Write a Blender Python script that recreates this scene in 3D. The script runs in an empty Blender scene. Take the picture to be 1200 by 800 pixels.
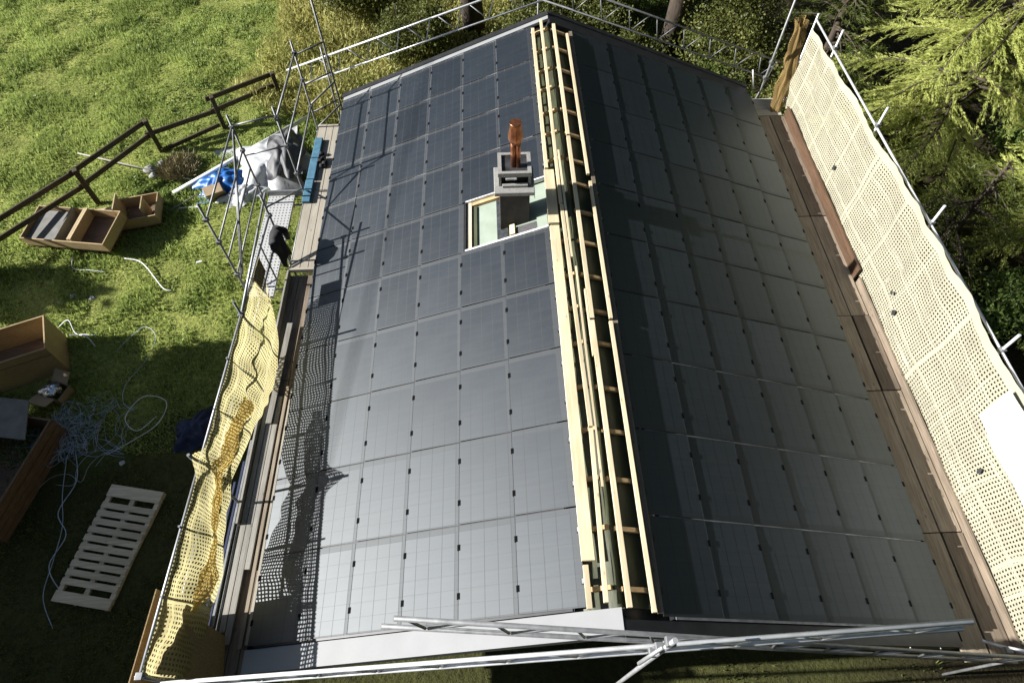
import bpy, math, random
import numpy as np
from mathutils import Vector, Matrix
random.seed(7); rng = np.random.default_rng(11)
sc = bpy.context.scene
COL = sc.collection
R = math.radians
TH = R(21.55); CT, ST = math.cos(TH), math.sin(TH)
GZ = -5.0

# ------------------------------------------------------------------ materials
def newmat(name):
    m = bpy.data.materials.new(name); m.use_nodes = True
    nt = m.node_tree
    b = nt.nodes['Principled BSDF']
    return m, nt, b
def N(nt, t, **kw):
    n = nt.nodes.new(t)
    for k, v in kw.items():
        if k in n.inputs.keys(): n.inputs[k].default_value = v
        else: setattr(n, k, v)
    return n
def math_(nt, op, a, b=None, c=None):
    n = nt.nodes.new('ShaderNodeMath'); n.operation = op
    for i, v in enumerate((a, b, c)):
        if v is None: continue
        if isinstance(v, (int, float)): n.inputs[i].default_value = v
        else: nt.links.new(v, n.inputs[i])
    return n.outputs[0]
def mixc(nt, fac, a, b):
    n = nt.nodes.new('ShaderNodeMix'); n.data_type = 'RGBA'
    for i, v in ((0, fac), (6, a), (7, b)):
        if isinstance(v, (int, float)): n.inputs[i].default_value = v
        elif isinstance(v, tuple): n.inputs[i].default_value = (*v, 1)
        else: nt.links.new(v, n.inputs[i])
    return n.outputs[2]
def coords(nt, scale=(1, 1, 1), kind='Object'):
    tc = nt.nodes.new('ShaderNodeTexCoord'); mp = nt.nodes.new('ShaderNodeMapping')
    mp.inputs['Scale'].default_value = scale
    nt.links.new(tc.outputs[kind], mp.inputs['Vector']); return mp.outputs['Vector']
def noise(nt, vec, scale, detail=4, rough=.55):
    n = N(nt, 'ShaderNodeTexNoise'); n.inputs['Scale'].default_value = scale
    n.inputs['Detail'].default_value = detail; n.inputs['Roughness'].default_value = rough
    nt.links.new(vec, n.inputs['Vector']); return n.outputs['Fac']
def ramp(nt, fac, lo, hi):
    n = nt.nodes.new('ShaderNodeMapRange'); n.inputs[1].default_value = lo; n.inputs[2].default_value = hi
    nt.links.new(fac, n.inputs[0]); return n.outputs[0]
def bump(nt, b, h, strength, dist=.01):
    n = N(nt, 'ShaderNodeBump'); n.inputs['Strength'].default_value = strength; n.inputs['Distance'].default_value = dist
    nt.links.new(h, n.inputs['Height']); nt.links.new(n.outputs[0], b.inputs['Normal'])

def simple(name, c, rough=.6, metal=0, c2=None, scale=6, bmp=0, stretch=(1, 1, 1), rnd=0, spec=.5, lo=.3, hi=.7):
    m, nt, b = newmat(name)
    b.inputs['Roughness'].default_value = rough; b.inputs['Metallic'].default_value = metal
    b.inputs['Specular IOR Level'].default_value = spec
    v = coords(nt, stretch); f = noise(nt, v, scale)
    c2 = c2 or tuple(x * .6 for x in c)
    col = mixc(nt, ramp(nt, f, lo, hi), c2, c)
    if rnd:
        oi = nt.nodes.new('ShaderNodeObjectInfo')
        k = math_(nt, 'MULTIPLY_ADD', oi.outputs['Random'], rnd, 1 - rnd * .5)
        hs = nt.nodes.new('ShaderNodeHueSaturation'); nt.links.new(k, hs.inputs['Value']); nt.links.new(col, hs.inputs['Color'])
        col = hs.outputs[0]
    nt.links.new(col, b.inputs['Base Color'])
    if bmp: bump(nt, b, f, bmp)
    return m

def wood(name, c, c2, axis, rough=.75, rnd=.25, knots=True):
    m, nt, b = newmat(name)
    b.inputs['Roughness'].default_value = rough; b.inputs['Specular IOR Level'].default_value = .25
    st = [14, 14, 14]; st[axis] = .9
    v = coords(nt, tuple(st)); f = noise(nt, v, 2.2, 6, .65)
    st2 = [1.2, 1.2, 1.2]; st2[axis] = .35
    f2 = noise(nt, coords(nt, tuple(st2)), 2.5, 3)
    col = mixc(nt, ramp(nt, f, .35, .66), c2, c)
    col = mixc(nt, math_(nt, 'MULTIPLY', ramp(nt, f2, .45, .75), .45), col, tuple(x * .55 for x in c2))
    if knots:
        st3 = [5, 5, 5]; st3[axis] = 2.2
        vo = N(nt, 'ShaderNodeTexVoronoi'); vo.inputs['Scale'].default_value = 1.3
        nt.links.new(coords(nt, tuple(st3)), vo.inputs['Vector'])
        k = ramp(nt, vo.outputs['Distance'], .13, .05)
        col = mixc(nt, math_(nt, 'MULTIPLY', k, .6), col, tuple(x * .3 for x in c2))
    oi = nt.nodes.new('ShaderNodeObjectInfo')
    kk = math_(nt, 'MULTIPLY_ADD', oi.outputs['Random'], rnd, 1 - rnd * .5)
    hs = nt.nodes.new('ShaderNodeHueSaturation'); nt.links.new(kk, hs.inputs['Value']); nt.links.new(col, hs.inputs['Color'])
    nt.links.new(hs.outputs[0], b.inputs['Base Color'])
    bump(nt, b, f, .35, .004)
    return m

def panel_material():
    m, nt, b = newmat('solar_glass')
    tc = nt.nodes.new('ShaderNodeTexCoord'); sp = nt.nodes.new('ShaderNodeSeparateXYZ')
    nt.links.new(tc.outputs['Object'], sp.inputs[0]); X, Y = sp.outputs[0], sp.outputs[1]
    def lines(v, p, w, off):
        fr = math_(nt, 'FRACT', math_(nt, 'DIVIDE', math_(nt, 'SUBTRACT', v, off), p))
        d = math_(nt, 'ABSOLUTE', math_(nt, 'SUBTRACT', fr, .5))
        return math_(nt, 'GREATER_THAN', d, .5 - w / p / 2)
    mx = math_(nt, 'GREATER_THAN', X, 1.205); my = math_(nt, 'LESS_THAN', Y, .062)
    mx2 = math_(nt, 'LESS_THAN', X, .03)
    marg = math_(nt, 'MAXIMUM', math_(nt, 'MAXIMUM', mx, my), mx2)
    ly = lines(Y, .202, .009, .062); lx = lines(X, .196, .006, .03)
    fine = lines(Y, .0225, .0035, .062)
    v = coords(nt)
    n1 = noise(nt, v, 1.6, 5)
    oi = nt.nodes.new('ShaderNodeObjectInfo')
    base = mixc(nt, n1, (.011, .0145, .0195), (.0165, .0205, .0265))
    base = mixc(nt, math_(nt, 'MULTIPLY', fine, .45), base, (.030, .033, .037))
    gap = math_(nt, 'MAXIMUM', ly, math_(nt, 'MULTIPLY', lx, .55))
    base = mixc(nt, gap, base, (.0015, .0015, .002))
    base = mixc(nt, math_(nt, 'MULTIPLY', marg, .85), base, (.012, .0135, .016))
    # a film of dust with drip streaks running down the slope
    st = noise(nt, coords(nt, (9, .7, 1)), 1.6, 5)
    dust = math_(nt, 'MULTIPLY', ramp(nt, st, .45, .8), .05)
    base = mixc(nt, dust, base, (.17, .165, .15))
    hs = nt.nodes.new('ShaderNodeHueSaturation')
    nt.links.new(math_(nt, 'MULTIPLY_ADD', oi.outputs['Random'], .3, .85), hs.inputs['Value']); nt.links.new(base, hs.inputs['Color'])
    rg = math_(nt, 'MULTIPLY_ADD', n1, .05, PANEL_ROUGH - .025)
    rg = math_(nt, 'MULTIPLY_ADD', oi.outputs['Random'], .012, rg)
    rg = math_(nt, 'MULTIPLY_ADD', gap, .10, rg)
    edge = math_(nt, 'GREATER_THAN', Y, PP_ - .014)
    rg = math_(nt, 'MULTIPLY_ADD', edge, .45, rg)
    rg = math_(nt, 'MULTIPLY_ADD', marg, .07, rg)
    # textured solar glass: a gaussian (Beckmann) gloss over a very dark cell layer
    nt.nodes.remove(b)
    out = [n for n in nt.nodes if n.type == 'OUTPUT_MATERIAL'][0]
    df = nt.nodes.new('ShaderNodeBsdfDiffuse'); nt.links.new(hs.outputs[0], df.inputs[0])
    gl = nt.nodes.new('ShaderNodeBsdfAnisotropic'); gl.distribution = 'BECKMANN'; gl.inputs['Color'].default_value = (.92, .97, 1, 1)
    nt.links.new(rg, gl.inputs['Roughness'])
    fr = nt.nodes.new('ShaderNodeFresnel'); fr.inputs['IOR'].default_value = PANEL_SPEC
    ng = noise(nt, v, 90, 2); bp = nt.nodes.new('ShaderNodeBump'); bp.inputs['Strength'].default_value = .02; bp.inputs['Distance'].default_value = .0005
    nt.links.new(ng, bp.inputs['Height']); nt.links.new(bp.outputs[0], gl.inputs['Normal'])
    mx_ = nt.nodes.new('ShaderNodeMixShader'); nt.links.new(fr.outputs[0], mx_.inputs[0]); nt.links.new(df.outputs[0], mx_.inputs[1]); nt.links.new(gl.outputs[0], mx_.inputs[2])
    nt.links.new(mx_.outputs[0], out.inputs[0])
    return m

def net_material(name, c, period, hole, trans=.5, solid=None, hemv=None, seams=None, vmin=0):
    """woven net with real see-through holes, laid out in the sheet's own UV metres"""
    m, nt, b = newmat(name)
    out = [n for n in nt.nodes if n.type == 'OUTPUT_MATERIAL'][0]
    uv = nt.nodes.new('ShaderNodeUVMap'); sp = nt.nodes.new('ShaderNodeSeparateXYZ')
    nt.links.new(uv.outputs[0], sp.inputs[0]); U, V = sp.outputs[0], sp.outputs[1]
    wob = noise(nt, uv.outputs[0], 3.0, 2)
    def hol(v, p, h, k):
        vv = math_(nt, 'MULTIPLY_ADD', wob, k, v)
        fr = math_(nt, 'FRACT', math_(nt, 'DIVIDE', vv, p))
        return math_(nt, 'LESS_THAN', math_(nt, 'ABSOLUTE', math_(nt, 'SUBTRACT', fr, .5)), h / 2)
    H = math_(nt, 'MULTIPLY', hol(U, period, hole, .05), hol(V, period, hole, .04))
    blk = None
    if seams:
        for (ax, p, w, off) in seams:
            v = U if ax == 'u' else V
            fr = math_(nt, 'FRACT', math_(nt, 'DIVIDE', math_(nt, 'SUBTRACT', v, off), p))
            s = math_(nt, 'LESS_THAN', fr, w / p)
            blk = s if blk is None else math_(nt, 'MAXIMUM', blk, s)
    if hemv:
        s = math_(nt, 'GREATER_THAN', V, hemv); blk = s if blk is None else math_(nt, 'MAXIMUM', blk, s)
    if blk is not None: H = math_(nt, 'MULTIPLY', H, math_(nt, 'SUBTRACT', 1, blk))
    f = noise(nt, uv.outputs[0], 2.2, 5)
    col = mixc(nt, ramp(nt, f, .3, .7), tuple(x * .8 for x in c), c)
    if blk is not None: col = mixc(nt, math_(nt, 'MULTIPLY', blk, .4), col, tuple(min(.85, x * 1.25) for x in c))
    d = nt.nodes.new('ShaderNodeBsdfDiffuse'); t = nt.nodes.new('ShaderNodeBsdfTranslucent'); tr = nt.nodes.new('ShaderNodeBsdfTransparent')
    nt.links.new(col, d.inputs[0]); nt.links.new(col, t.inputs[0])
    m1 = nt.nodes.new('ShaderNodeMixShader'); m1.inputs[0].default_value = trans
    nt.links.new(d.outputs[0], m1.inputs[1]); nt.links.new(t.outputs[0], m1.inputs[2])
    m2 = nt.nodes.new('ShaderNodeMixShader'); nt.links.new(H, m2.inputs[0])
    nt.links.new(m1.outputs[0], m2.inputs[1]); nt.links.new(tr.outputs[0], m2.inputs[2])
    nt.links.new(m2.outputs[0], out.inputs[0])
    return m

def leaf_material(name, c1, c2, trans=.35, rough=.6, patch=.5):
    m, nt, b = newmat(name)
    out = [n for n in nt.nodes if n.type == 'OUTPUT_MATERIAL'][0]
    at = nt.nodes.new('ShaderNodeAttribute'); at.attribute_name = 'v'
    f = noise(nt, coords(nt), patch, 3)
    k = math_(nt, 'MULTIPLY_ADD', ramp(nt, f, .3, .7), .55, math_(nt, 'MULTIPLY', at.outputs['Fac'], .45))
    col = mixc(nt, k, c1, c2)
    nt.links.new(col, b.inputs['Base Color']); b.inputs['Roughness'].default_value = rough; b.inputs['Specular IOR Level'].default_value = .25
    t = nt.nodes.new('ShaderNodeBsdfTranslucent'); nt.links.new(col, t.inputs[0])
    mx = nt.nodes.new('ShaderNodeMixShader'); mx.inputs[0].default_value = trans
    nt.links.new(b.outputs[0], mx.inputs[1]); nt.links.new(t.outputs[0], mx.inputs[2]); nt.links.new(mx.outputs[0], out.inputs[0])
    return m

PP_ = .8657
PANEL_ROUGH, PANEL_SPEC = .53, 1.62
M = {}
M['panel'] = panel_material()
M['black'] = simple('black_metal', (.012, .012, .013), .45, 0)
M['hook'] = simple('hook_black', (.006, .006, .006), .95, spec=.05)
M['clip'] = simple('zinc_clip', (.45, .45, .45), .35, .8)
M['galv'] = simple('galvanised_steel', (.44, .45, .46), .5, .55, (.30, .31, .32), 9, .05)
M['galv_dull'] = simple('weathered_steel', (.26, .265, .27), .55, .5, (.15, .155, .16), 8, .08)
M['alu'] = simple('bright_aluminium', (.66, .67, .68), .45, .35, (.50, .51, .52), 7, .03)
M['sheet'] = simple('grey_sheet_metal', (.235, .24, .245), .6, .0, (.20, .205, .21), 1.5, spec=.25)
M['sheet_dark'] = simple('dark_sheet_metal', (.028, .029, .032), .45, .2)
M['trim_white'] = simple('white_coated_trim', (0.663, 0.671, 0.680), .4)
M['spruce'] = wood('fresh_spruce', (.60, .53, .37), (.50, .41, .255), 1, rnd=.16)
M['spruce_x'] = wood('fresh_spruce_cross', (0.490, 0.364, 0.203), (0.385, 0.252, 0.119), 0, rnd=.2)
M['plank'] = wood('weathered_plank', (.34, .285, .215), (.20, .16, .115), 1, rnd=.3)
M['plank_dark'] = wood('old_scaffold_board', (.22, .175, .13), (.12, .095, .07), 1, rnd=.3)
M['plank_light'] = wood('pale_deck_board', (0.356, 0.330, 0.277), (0.290, 0.257, 0.205), 1, rnd=.1)
M['plank_x'] = wood('pale_cross_board', (0.392, 0.364, 0.315), (0.308, 0.280, 0.231), 0, rnd=.1)
M['plank_grey'] = wood('grey_timber', (0.300, 0.289, 0.259), (0.203, 0.188, 0.161), 1, rnd=.35)
M['fence'] = wood('weathered_fence', (.085, .068, .042), (.045, .035, .022), 0, rnd=.2)
M['ply'] = wood('crate_plywood', (0.370, 0.284, 0.165), (0.290, 0.205, 0.106), 0, rnd=.15)
M['ply_in'] = wood('crate_inside', (.20, .13, .085), (.12, .08, .05), 0, rnd=.15)
M['ply_pale'] = wood('pale_plywood', (0.422, 0.340, 0.218), (0.340, 0.258, 0.150), 0, rnd=.15)
M['ply_grey'] = simple('grey_crate_liner', (.17, .165, .15), .8, 0, (.10, .10, .09), 4)
M['ply_dark'] = wood('dark_brown_board', (.20, .13, .08), (.11, .07, .045), 1, rnd=.2)
M['pallet'] = wood('pallet_wood', (.58, .52, .385), (.42, .36, .25), 0, rnd=.35)
M['osb'] = simple('chipboard', (0.350, 0.245, 0.119), .8, 0, (0.196, 0.126, 0.056), 26, .2, (1, 2.2, 1))
M['membrane'] = simple('olive_membrane', (.055, .062, .028), .5, 0, (.028, .032, .016), 2.5, .8, (3, 1, 3))
M['membrane_pale'] = simple('pale_green_membrane', (.26, .305, .25), .55, 0, (.20, .24, .19), 3, .5)
M['foil'] = simple('silver_foil', (.75, .75, .76), .25, .9, (.45, .45, .46), 30, .9)
M['bitumen'] = simple('black_bitumen', (.02, .021, .022), .3, 0, (.055, .058, .06), 14, .6)
M['concrete'] = simple('chimney_concrete', (0.273, 0.267, 0.248), .9, 0, (0.186, 0.183, 0.174), 30, .3)
M['soot'] = simple('sooted_masonry', (.035, .032, .028), .9, 0, (.018, .016, .014), 8, .4)
M['copper'] = simple('copper', (.56, .235, .12), .36, .9, (.24, .085, .04), 9, .15)
M['steel_plate'] = simple('dark_flue_plate', (.16, .165, .17), .3, .6, (.03, .03, .032), 3, .1)
M['wall'] = simple('dark_stained_wall', (.06, .042, .03), .8, 0, (.035, .025, .018), 5, .2, (8, 8, .6))
M['tarp_white'] = simple('white_tarp', (0.434, 0.441, 0.455), .55, 0, (0.350, 0.357, 0.371), 3, .5)
M['tarp_grey'] = simple('grey_liner', (.10, .10, .105), .6, 0, (.06, .06, .065), 4, .4)
M['tarp_blue'] = simple('blue_tarp', (0.022, 0.150, 0.465), .4, 0, (0.015, 0.083, 0.285), 4, .6)
M['blue_dark'] = simple('dark_blue_plastic', (.012, .022, .07), .75, 0, (.008, .014, .04), 5, .5)
M['blue_mat'] = simple('blue_foam', (.06, .17, .25), .8, 0, (.035, .10, .15), 8, .3)
M['cloth_black'] = simple('black_cloth', (.022, .022, .025), .85, 0, (.008, .008, .009), 9, .8)
M['strap'] = simple('plastic_strap', (.45, .52, .60), .4, 0, (.26, .32, .42), 5)
M['strap_white'] = simple('white_plastic_strap', (.75, .77, .78), .4)
M['card'] = simple('cardboard', (0.294, 0.217, 0.133), .85, 0, (0.231, 0.168, 0.098), 5)
M['pipe_white'] = simple('white_plastic_pipe', (.80, .81, .80), .4)
M['steel_deck'] = None
M['stone'] = simple('pale_stone', (0.294, 0.294, 0.280), .9, 0, (0.196, 0.196, 0.182), 6, .5)
M['bark'] = simple('bark', (.075, .055, .038), .95, 0, (.03, .023, .017), 5, .9, (6, 6, 1))
M['net_yellow'] = net_material('yellow_debris_net', (.61, .55, .285), .060, .52, .6, seams=[('v', 1.9, .05, .2), ('u', 2.6, .03, .9)])
M['net_amber'] = net_material('amber_net_fold', (.56, .41, .14), .060, .30, .55)
M['net_cream'] = net_material('cream_debris_net', (.415, .392, .295), .070, .46, .25, hemv=2.12,
                              seams=[('v', .60, .030, .5), ('u', 1.27, .030, .2), ('u', 4.1, .06, 1.0)])
M['net_tan'] = net_material('tan_net_roll', (.26, .18, .075), .05, .45, .3)
M['sheet_white'] = simple('white_tarpaulin', (.50, .50, .44), .6, 0, (.40, .40, .35), 2.5, .3)
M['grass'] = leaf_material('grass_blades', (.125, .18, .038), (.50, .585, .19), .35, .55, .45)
M['grass_shaded'] = leaf_material('shaded_grass_blades', (.04, .06, .013), (.14, .175, .045), .3, .6, .8)  # shaded copy of the meadow grass: the shade is in its dark colour
M['weeds'] = leaf_material('weeds', (.17, .17, .04), (.54, .51, .19), .35, .6, .9)
M['larch'] = leaf_material('larch_needles', (.21, .255, .05), (.64, .67, .22), .4, .5, .9)
M['larch_deep'] = leaf_material('deep_green_needles', (0.036, 0.054, 0.012), (0.108, 0.132, 0.026), .25, .5, .9)
M['spruce_needles'] = leaf_material('dark_conifer_needles', (.012, .020, .007), (.035, .048, .014), .2, .5, .9)
M['leaf_olive'] = leaf_material('olive_leaves', (.04, .055, .014), (.19, .20, .055), .35, .45, .9)
M['leaf_green'] = leaf_material('green_leaves', (0.075, 0.128, 0.027), (0.240, 0.315, 0.090), .35, .5, .9)

def steel_deck_mat():
    m, nt, b = newmat('perforated_steel_deck')
    v = coords(nt)
    sp = nt.nodes.new('ShaderNodeSeparateXYZ'); nt.links.new(v, sp.inputs[0])
    def dot(a, p):
        fr = math_(nt, 'FRACT', math_(nt, 'DIVIDE', a, p)); return math_(nt, 'ABSOLUTE', math_(nt, 'SUBTRACT', fr, .5))
    dx, dy = dot(sp.outputs[0], .08), dot(sp.outputs[1], .09)
    r = math_(nt, 'ADD', math_(nt, 'MULTIPLY', dx, dx), math_(nt, 'MULTIPLY', dy, dy))
    h = math_(nt, 'LESS_THAN', r, .045)
    col = mixc(nt, h, (.50, .50, .49), (.07, .07, .07))
    nt.links.new(col, b.inputs['Base Color']); b.inputs['Roughness'].default_value = .5; b.inputs['Metallic'].default_value = .3
    return m
M['steel_deck'] = steel_deck_mat()

# ------------------------------------------------------------------ mesh helpers
class MB:
    def __init__(s): s.v = []; s.f = []; s.uv = None; s.smooth = []
    def add(s, vs, fs, smooth=False):
        o = len(s.v); s.v += [tuple(p) for p in vs]; s.f += [tuple(i + o for i in f) for f in fs]; s.smooth += [smooth] * len(fs); return s
    def frame(s, O, X, Y, Z):
        """box from corner O with edge vectors X, Y, Z"""
        O, X, Y, Z = map(Vector, (O, X, Y, Z))
        if X.cross(Y).dot(Z) < 0: X, Y = Y, X
        p = [O, O + X, O + X + Y, O + Y, O + Z, O + X + Z, O + X + Y + Z, O + Y + Z]
        return s.add(p, [(3, 2, 1, 0), (4, 5, 6, 7), (0, 1, 5, 4), (1, 2, 6, 5), (2, 3, 7, 6), (3, 0, 4, 7)])
    def box(s, a, b):
        return s.frame(a, (b[0] - a[0], 0, 0), (0, b[1] - a[1], 0), (0, 0, b[2] - a[2]))
    def bar(s, p, q, w, h, up=(0, 0, 1)):
        p, q = Vector(p), Vector(q); d = (q - p).normalized(); u = Vector(up)
        if abs(d.dot(u)) > .98: u = Vector((1, 0, 0))
        sd = d.cross(u).normalized(); u2 = sd.cross(d)
        return s.frame(p - sd * w / 2 - u2 * h / 2, sd * w, q - p, u2 * h)
    def tube(s, pts, r, n=8, caps=True, hollow=False):
        if isinstance(r, (int, float)): r = [r] * len(pts)
        pts = [Vector(p) for p in pts]; rings = []
        prev = None
        for i, p in enumerate(pts):
            d = (pts[min(i + 1, len(pts) - 1)] - pts[max(i - 1, 0)]).normalized()
            a = prev - d * prev.dot(d) if prev is not None else None
            if a is None or a.length < 1e-3:
                a = d.cross(Vector((0, 0, 1)))
                if a.length < .05: a = d.cross(Vector((1, 0, 0)))
            a.normalize(); prev = a; b2 = d.cross(a)
            rings.append([p + (a * math.cos(t) + b2 * math.sin(t)) * r[i] for t in [2 * math.pi * k / n for k in range(n)]])
        o = len(s.v)
        for rg in rings: s.v += [tuple(x) for x in rg]
        for i in range(len(rings) - 1):
            for k in range(n):
                s.f.append((o + i * n + k, o + i * n + (k + 1) % n, o + (i + 1) * n + (k + 1) % n, o + (i + 1) * n + k)); s.smooth.append(True)
        if caps:
            s.f.append(tuple(o + k for k in range(n - 1, -1, -1))); s.smooth.append(False)
            l = o + (len(rings) - 1) * n
            s.f.append(tuple(l + k for k in range(n))); s.smooth.append(False)
        return s
    def mesh(s, name, off=(0, 0, 0)):
        me = bpy.data.meshes.new(name)
        me.from_pydata([(x - off[0], y - off[1], z - off[2]) for x, y, z in s.v], [], s.f)
        me.polygons.foreach_set('use_smooth', s.smooth); me.update(); return me
    def build(s, name, mat, parent=None, off=None):
        root = parent
        while root is not None and root.parent is not None: root = root.parent
        o0 = tuple(root.location) if root is not None else (off or (0, 0, 0))
        o = bpy.data.objects.new(name, s.mesh(name, o0)); COL.objects.link(o)
        if parent is not None: o.parent = parent
        else: o.location = o0
        if mat is not None: o.data.materials.append(mat)
        return o
def bevel(o, w=.006, seg=2):
    md = o.modifiers.new('edge', 'BEVEL'); md.width = w; md.segments = seg; md.limit_method = 'ANGLE'; return o
def tag(o, label=None, cat=None, group=None, kind=None):
    if label: o['label'] = label
    if cat: o['category'] = cat
    if group: o['group'] = group
    if kind: o['kind'] = kind
    return o
def thing(name, label, cat, loc, group=None):
    o = bpy.data.objects.new(name, None); COL.objects.link(o); o.location = loc; o.empty_display_size = .2
    return tag(o, label, cat, group)
def np_mesh(name, V, F, mat, parent=None, off=(0, 0, 0), attr=None, smooth=False):
    """fast mesh from numpy arrays; F is (n,3) or (n,4)"""
    root = parent
    while root is not None and root.parent is not None: root = root.parent
    if root is not None: off = tuple(root.location)
    V = V - np.array(off); k = F.shape[1]
    me = bpy.data.meshes.new(name)
    me.vertices.add(len(V)); me.vertices.foreach_set('co', V.astype(np.float32).ravel())
    me.loops.add(F.size); me.loops.foreach_set('vertex_index', F.astype(np.int32).ravel())
    me.polygons.add(len(F)); me.polygons.foreach_set('loop_start', np.arange(0, F.size, k, dtype=np.int32))
    me.polygons.foreach_set('use_smooth', np.full(len(F), smooth))
    if attr is not None:
        a = me.attributes.new('v', 'FLOAT', 'FACE'); a.data.foreach_set('value', attr.astype(np.float32))
    me.update(calc_edges=True)
    o = bpy.data.objects.new(name, me); COL.objects.link(o); me.materials.append(mat)
    if parent is not None: o.parent = parent
    else: o.location = off
    return o
def blades(C, D, L, W):
    """quads: centre base C, direction D (unit), length L, width W, random roll"""
    n = len(C)
    rv = rng.normal(size=(n, 3)); S = np.cross(D, rv); S /= np.linalg.norm(S, axis=1, keepdims=True) + 1e-9
    L = np.broadcast_to(L, n)[:, None]; W = np.broadcast_to(W, n)[:, None]
    P = np.stack([C - S * W * .3, C + S * W * .3, C + D * L * .55 + S * W * .5, C + D * L, C + D * L * .55 - S * W * .5], 1)
    V = P.reshape(-1, 3); b = np.arange(n)[:, None] * 5
    return V, b + np.array([[0, 1, 2, 3, 4]])
def unit(a): return a / (np.linalg.norm(a, axis=-1, keepdims=True) + 1e-9)

def vnoise(x, y, s, seed):
    """smooth value noise on arrays"""
    g = np.random.default_rng(seed).random((64, 64)); u, v = x / s, y / s
    i, j = np.floor(u).astype(int), np.floor(v).astype(int); fu, fv = u - i, v - j
    fu = fu * fu * (3 - 2 * fu); fv = fv * fv * (3 - 2 * fv)
    q = lambda a, b: g[a % 64, b % 64]
    return (q(i, j) * (1 - fu) + q(i + 1, j) * fu) * (1 - fv) + (q(i, j + 1) * (1 - fu) + q(i + 1, j + 1) * fu) * fv
def ground_h(x, y):
    x = np.asarray(x, float); y = np.asarray(y, float)
    far = np.clip((np.hypot(x + 5, y - 10) - 3) / 30, 0, 1)
    h = GZ + .16 * (vnoise(x, y, 1.7, 3) - .5) * np.clip((y - 6) / 8, .25, 1) + .11 * (vnoise(x, y, .75, 4) - .5) * np.clip((y - 8) / 6, .35, 1)
    t = np.clip((x - 5.5) / 5, 0, 1); t = t * t * (3 - 2 * t)
    return h - .8 * t + .5 * far * (vnoise(x, y, 14, 5) - .5)

# ------------------------------------------------------------------ ground
def ground():
    def axis(lo, hi, step, outer):
        a = list(np.arange(lo, hi + 1e-6, step)); s = step; x = hi; r = []
        while x < outer: s *= 1.35; x += s; r.append(x)
        s = step; x = lo; l = []
        while x > -outer: s *= 1.35; x -= s; l.append(x)
        return np.array(l[::-1] + a + r)
    xs = axis(-28, 20, .22, 400); ys = axis(-4, 34, .22, 400)
    X, Y = np.meshgrid(xs, ys); Z = ground_h(X, Y)
    V = np.stack([X, Y, Z], -1).reshape(-1, 3); w = len(xs)
    i, j = np.meshgrid(np.arange(len(xs) - 1), np.arange(len(ys) - 1)); b = (j * w + i).ravel()
    F = np.stack([b, b + 1, b + 1 + w, b + w], 1)
    m, nt, bs = newmat('meadow_soil')
    v = coords(nt)
    f = noise(nt, v, .5, 6); f2 = noise(nt, v, 9, 5, .7)
    col = mixc(nt, ramp(nt, f, .3, .7), (.13, .16, .035), (.34, .36, .10))
    col = mixc(nt, ramp(nt, f2, .45, .72), col, (.06, .07, .022))
    sx = nt.nodes.new('ShaderNodeSeparateXYZ'); nt.links.new(v, sx.inputs[0])
    # trodden mud along scaffold and crates, plus front and crate yard shade painted dark
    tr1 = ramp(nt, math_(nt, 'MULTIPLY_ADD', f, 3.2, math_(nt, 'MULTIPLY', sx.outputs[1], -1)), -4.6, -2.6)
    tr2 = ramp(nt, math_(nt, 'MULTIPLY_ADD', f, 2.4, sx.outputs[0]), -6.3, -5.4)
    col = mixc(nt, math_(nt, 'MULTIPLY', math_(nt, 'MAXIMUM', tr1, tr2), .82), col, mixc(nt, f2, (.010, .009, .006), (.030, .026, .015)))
    shade_r = ramp(nt, math_(nt, 'MULTIPLY_ADD', f, 2.0, sx.outputs[0]), 5.5, 8.0)  # ground right of the house coloured dark to stand in for shade
    col = mixc(nt, shade_r, col, mixc(nt, f2, (.016, .013, .008), (.05, .042, .022)))
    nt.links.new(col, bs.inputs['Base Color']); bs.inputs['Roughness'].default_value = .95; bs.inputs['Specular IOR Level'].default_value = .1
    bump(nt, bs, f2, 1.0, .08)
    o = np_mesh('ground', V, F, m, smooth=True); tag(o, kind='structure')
ground()

def sky_block_hills():  # ring added out of view to cut sky light and reflections
    """added unseen ring of wooded slopes that blocks sky light; low towards the sun"""
    na, nr = 120, 12; V = []; F = []
    for i in range(na):
        a = 2 * math.pi * i / na; ca, sa = math.cos(a), math.sin(a)
        e = math.tan(R(56)) if ca > -.3 else math.tan(R(56 - 38 * min(1, (-ca - .3) / .4)))
        for j in range(nr + 1):
            t = j / nr; d = 62 + 150 * t; h = GZ - 2.5 + (d - 62) * e * (1.25 - .25 * t) + 6 * (random.random() - .5) * (t > .05)
            V.append((d * ca, 8 + d * sa, h))
    for i in range(na):
        for j in range(nr):
            a = i * (nr + 1) + j; b = ((i + 1) % na) * (nr + 1) + j; F.append((a, b, b + 1, a + 1))
    m = MB(); m.add(V, F, True)
    o = m.build('sky_block_hills', simple('sky_block_dark', (.018, .026, .010), .95, 0, (.008, .012, .005), .15, 0, spec=.05)); tag(o, kind='structure')
sky_block_hills()

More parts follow.
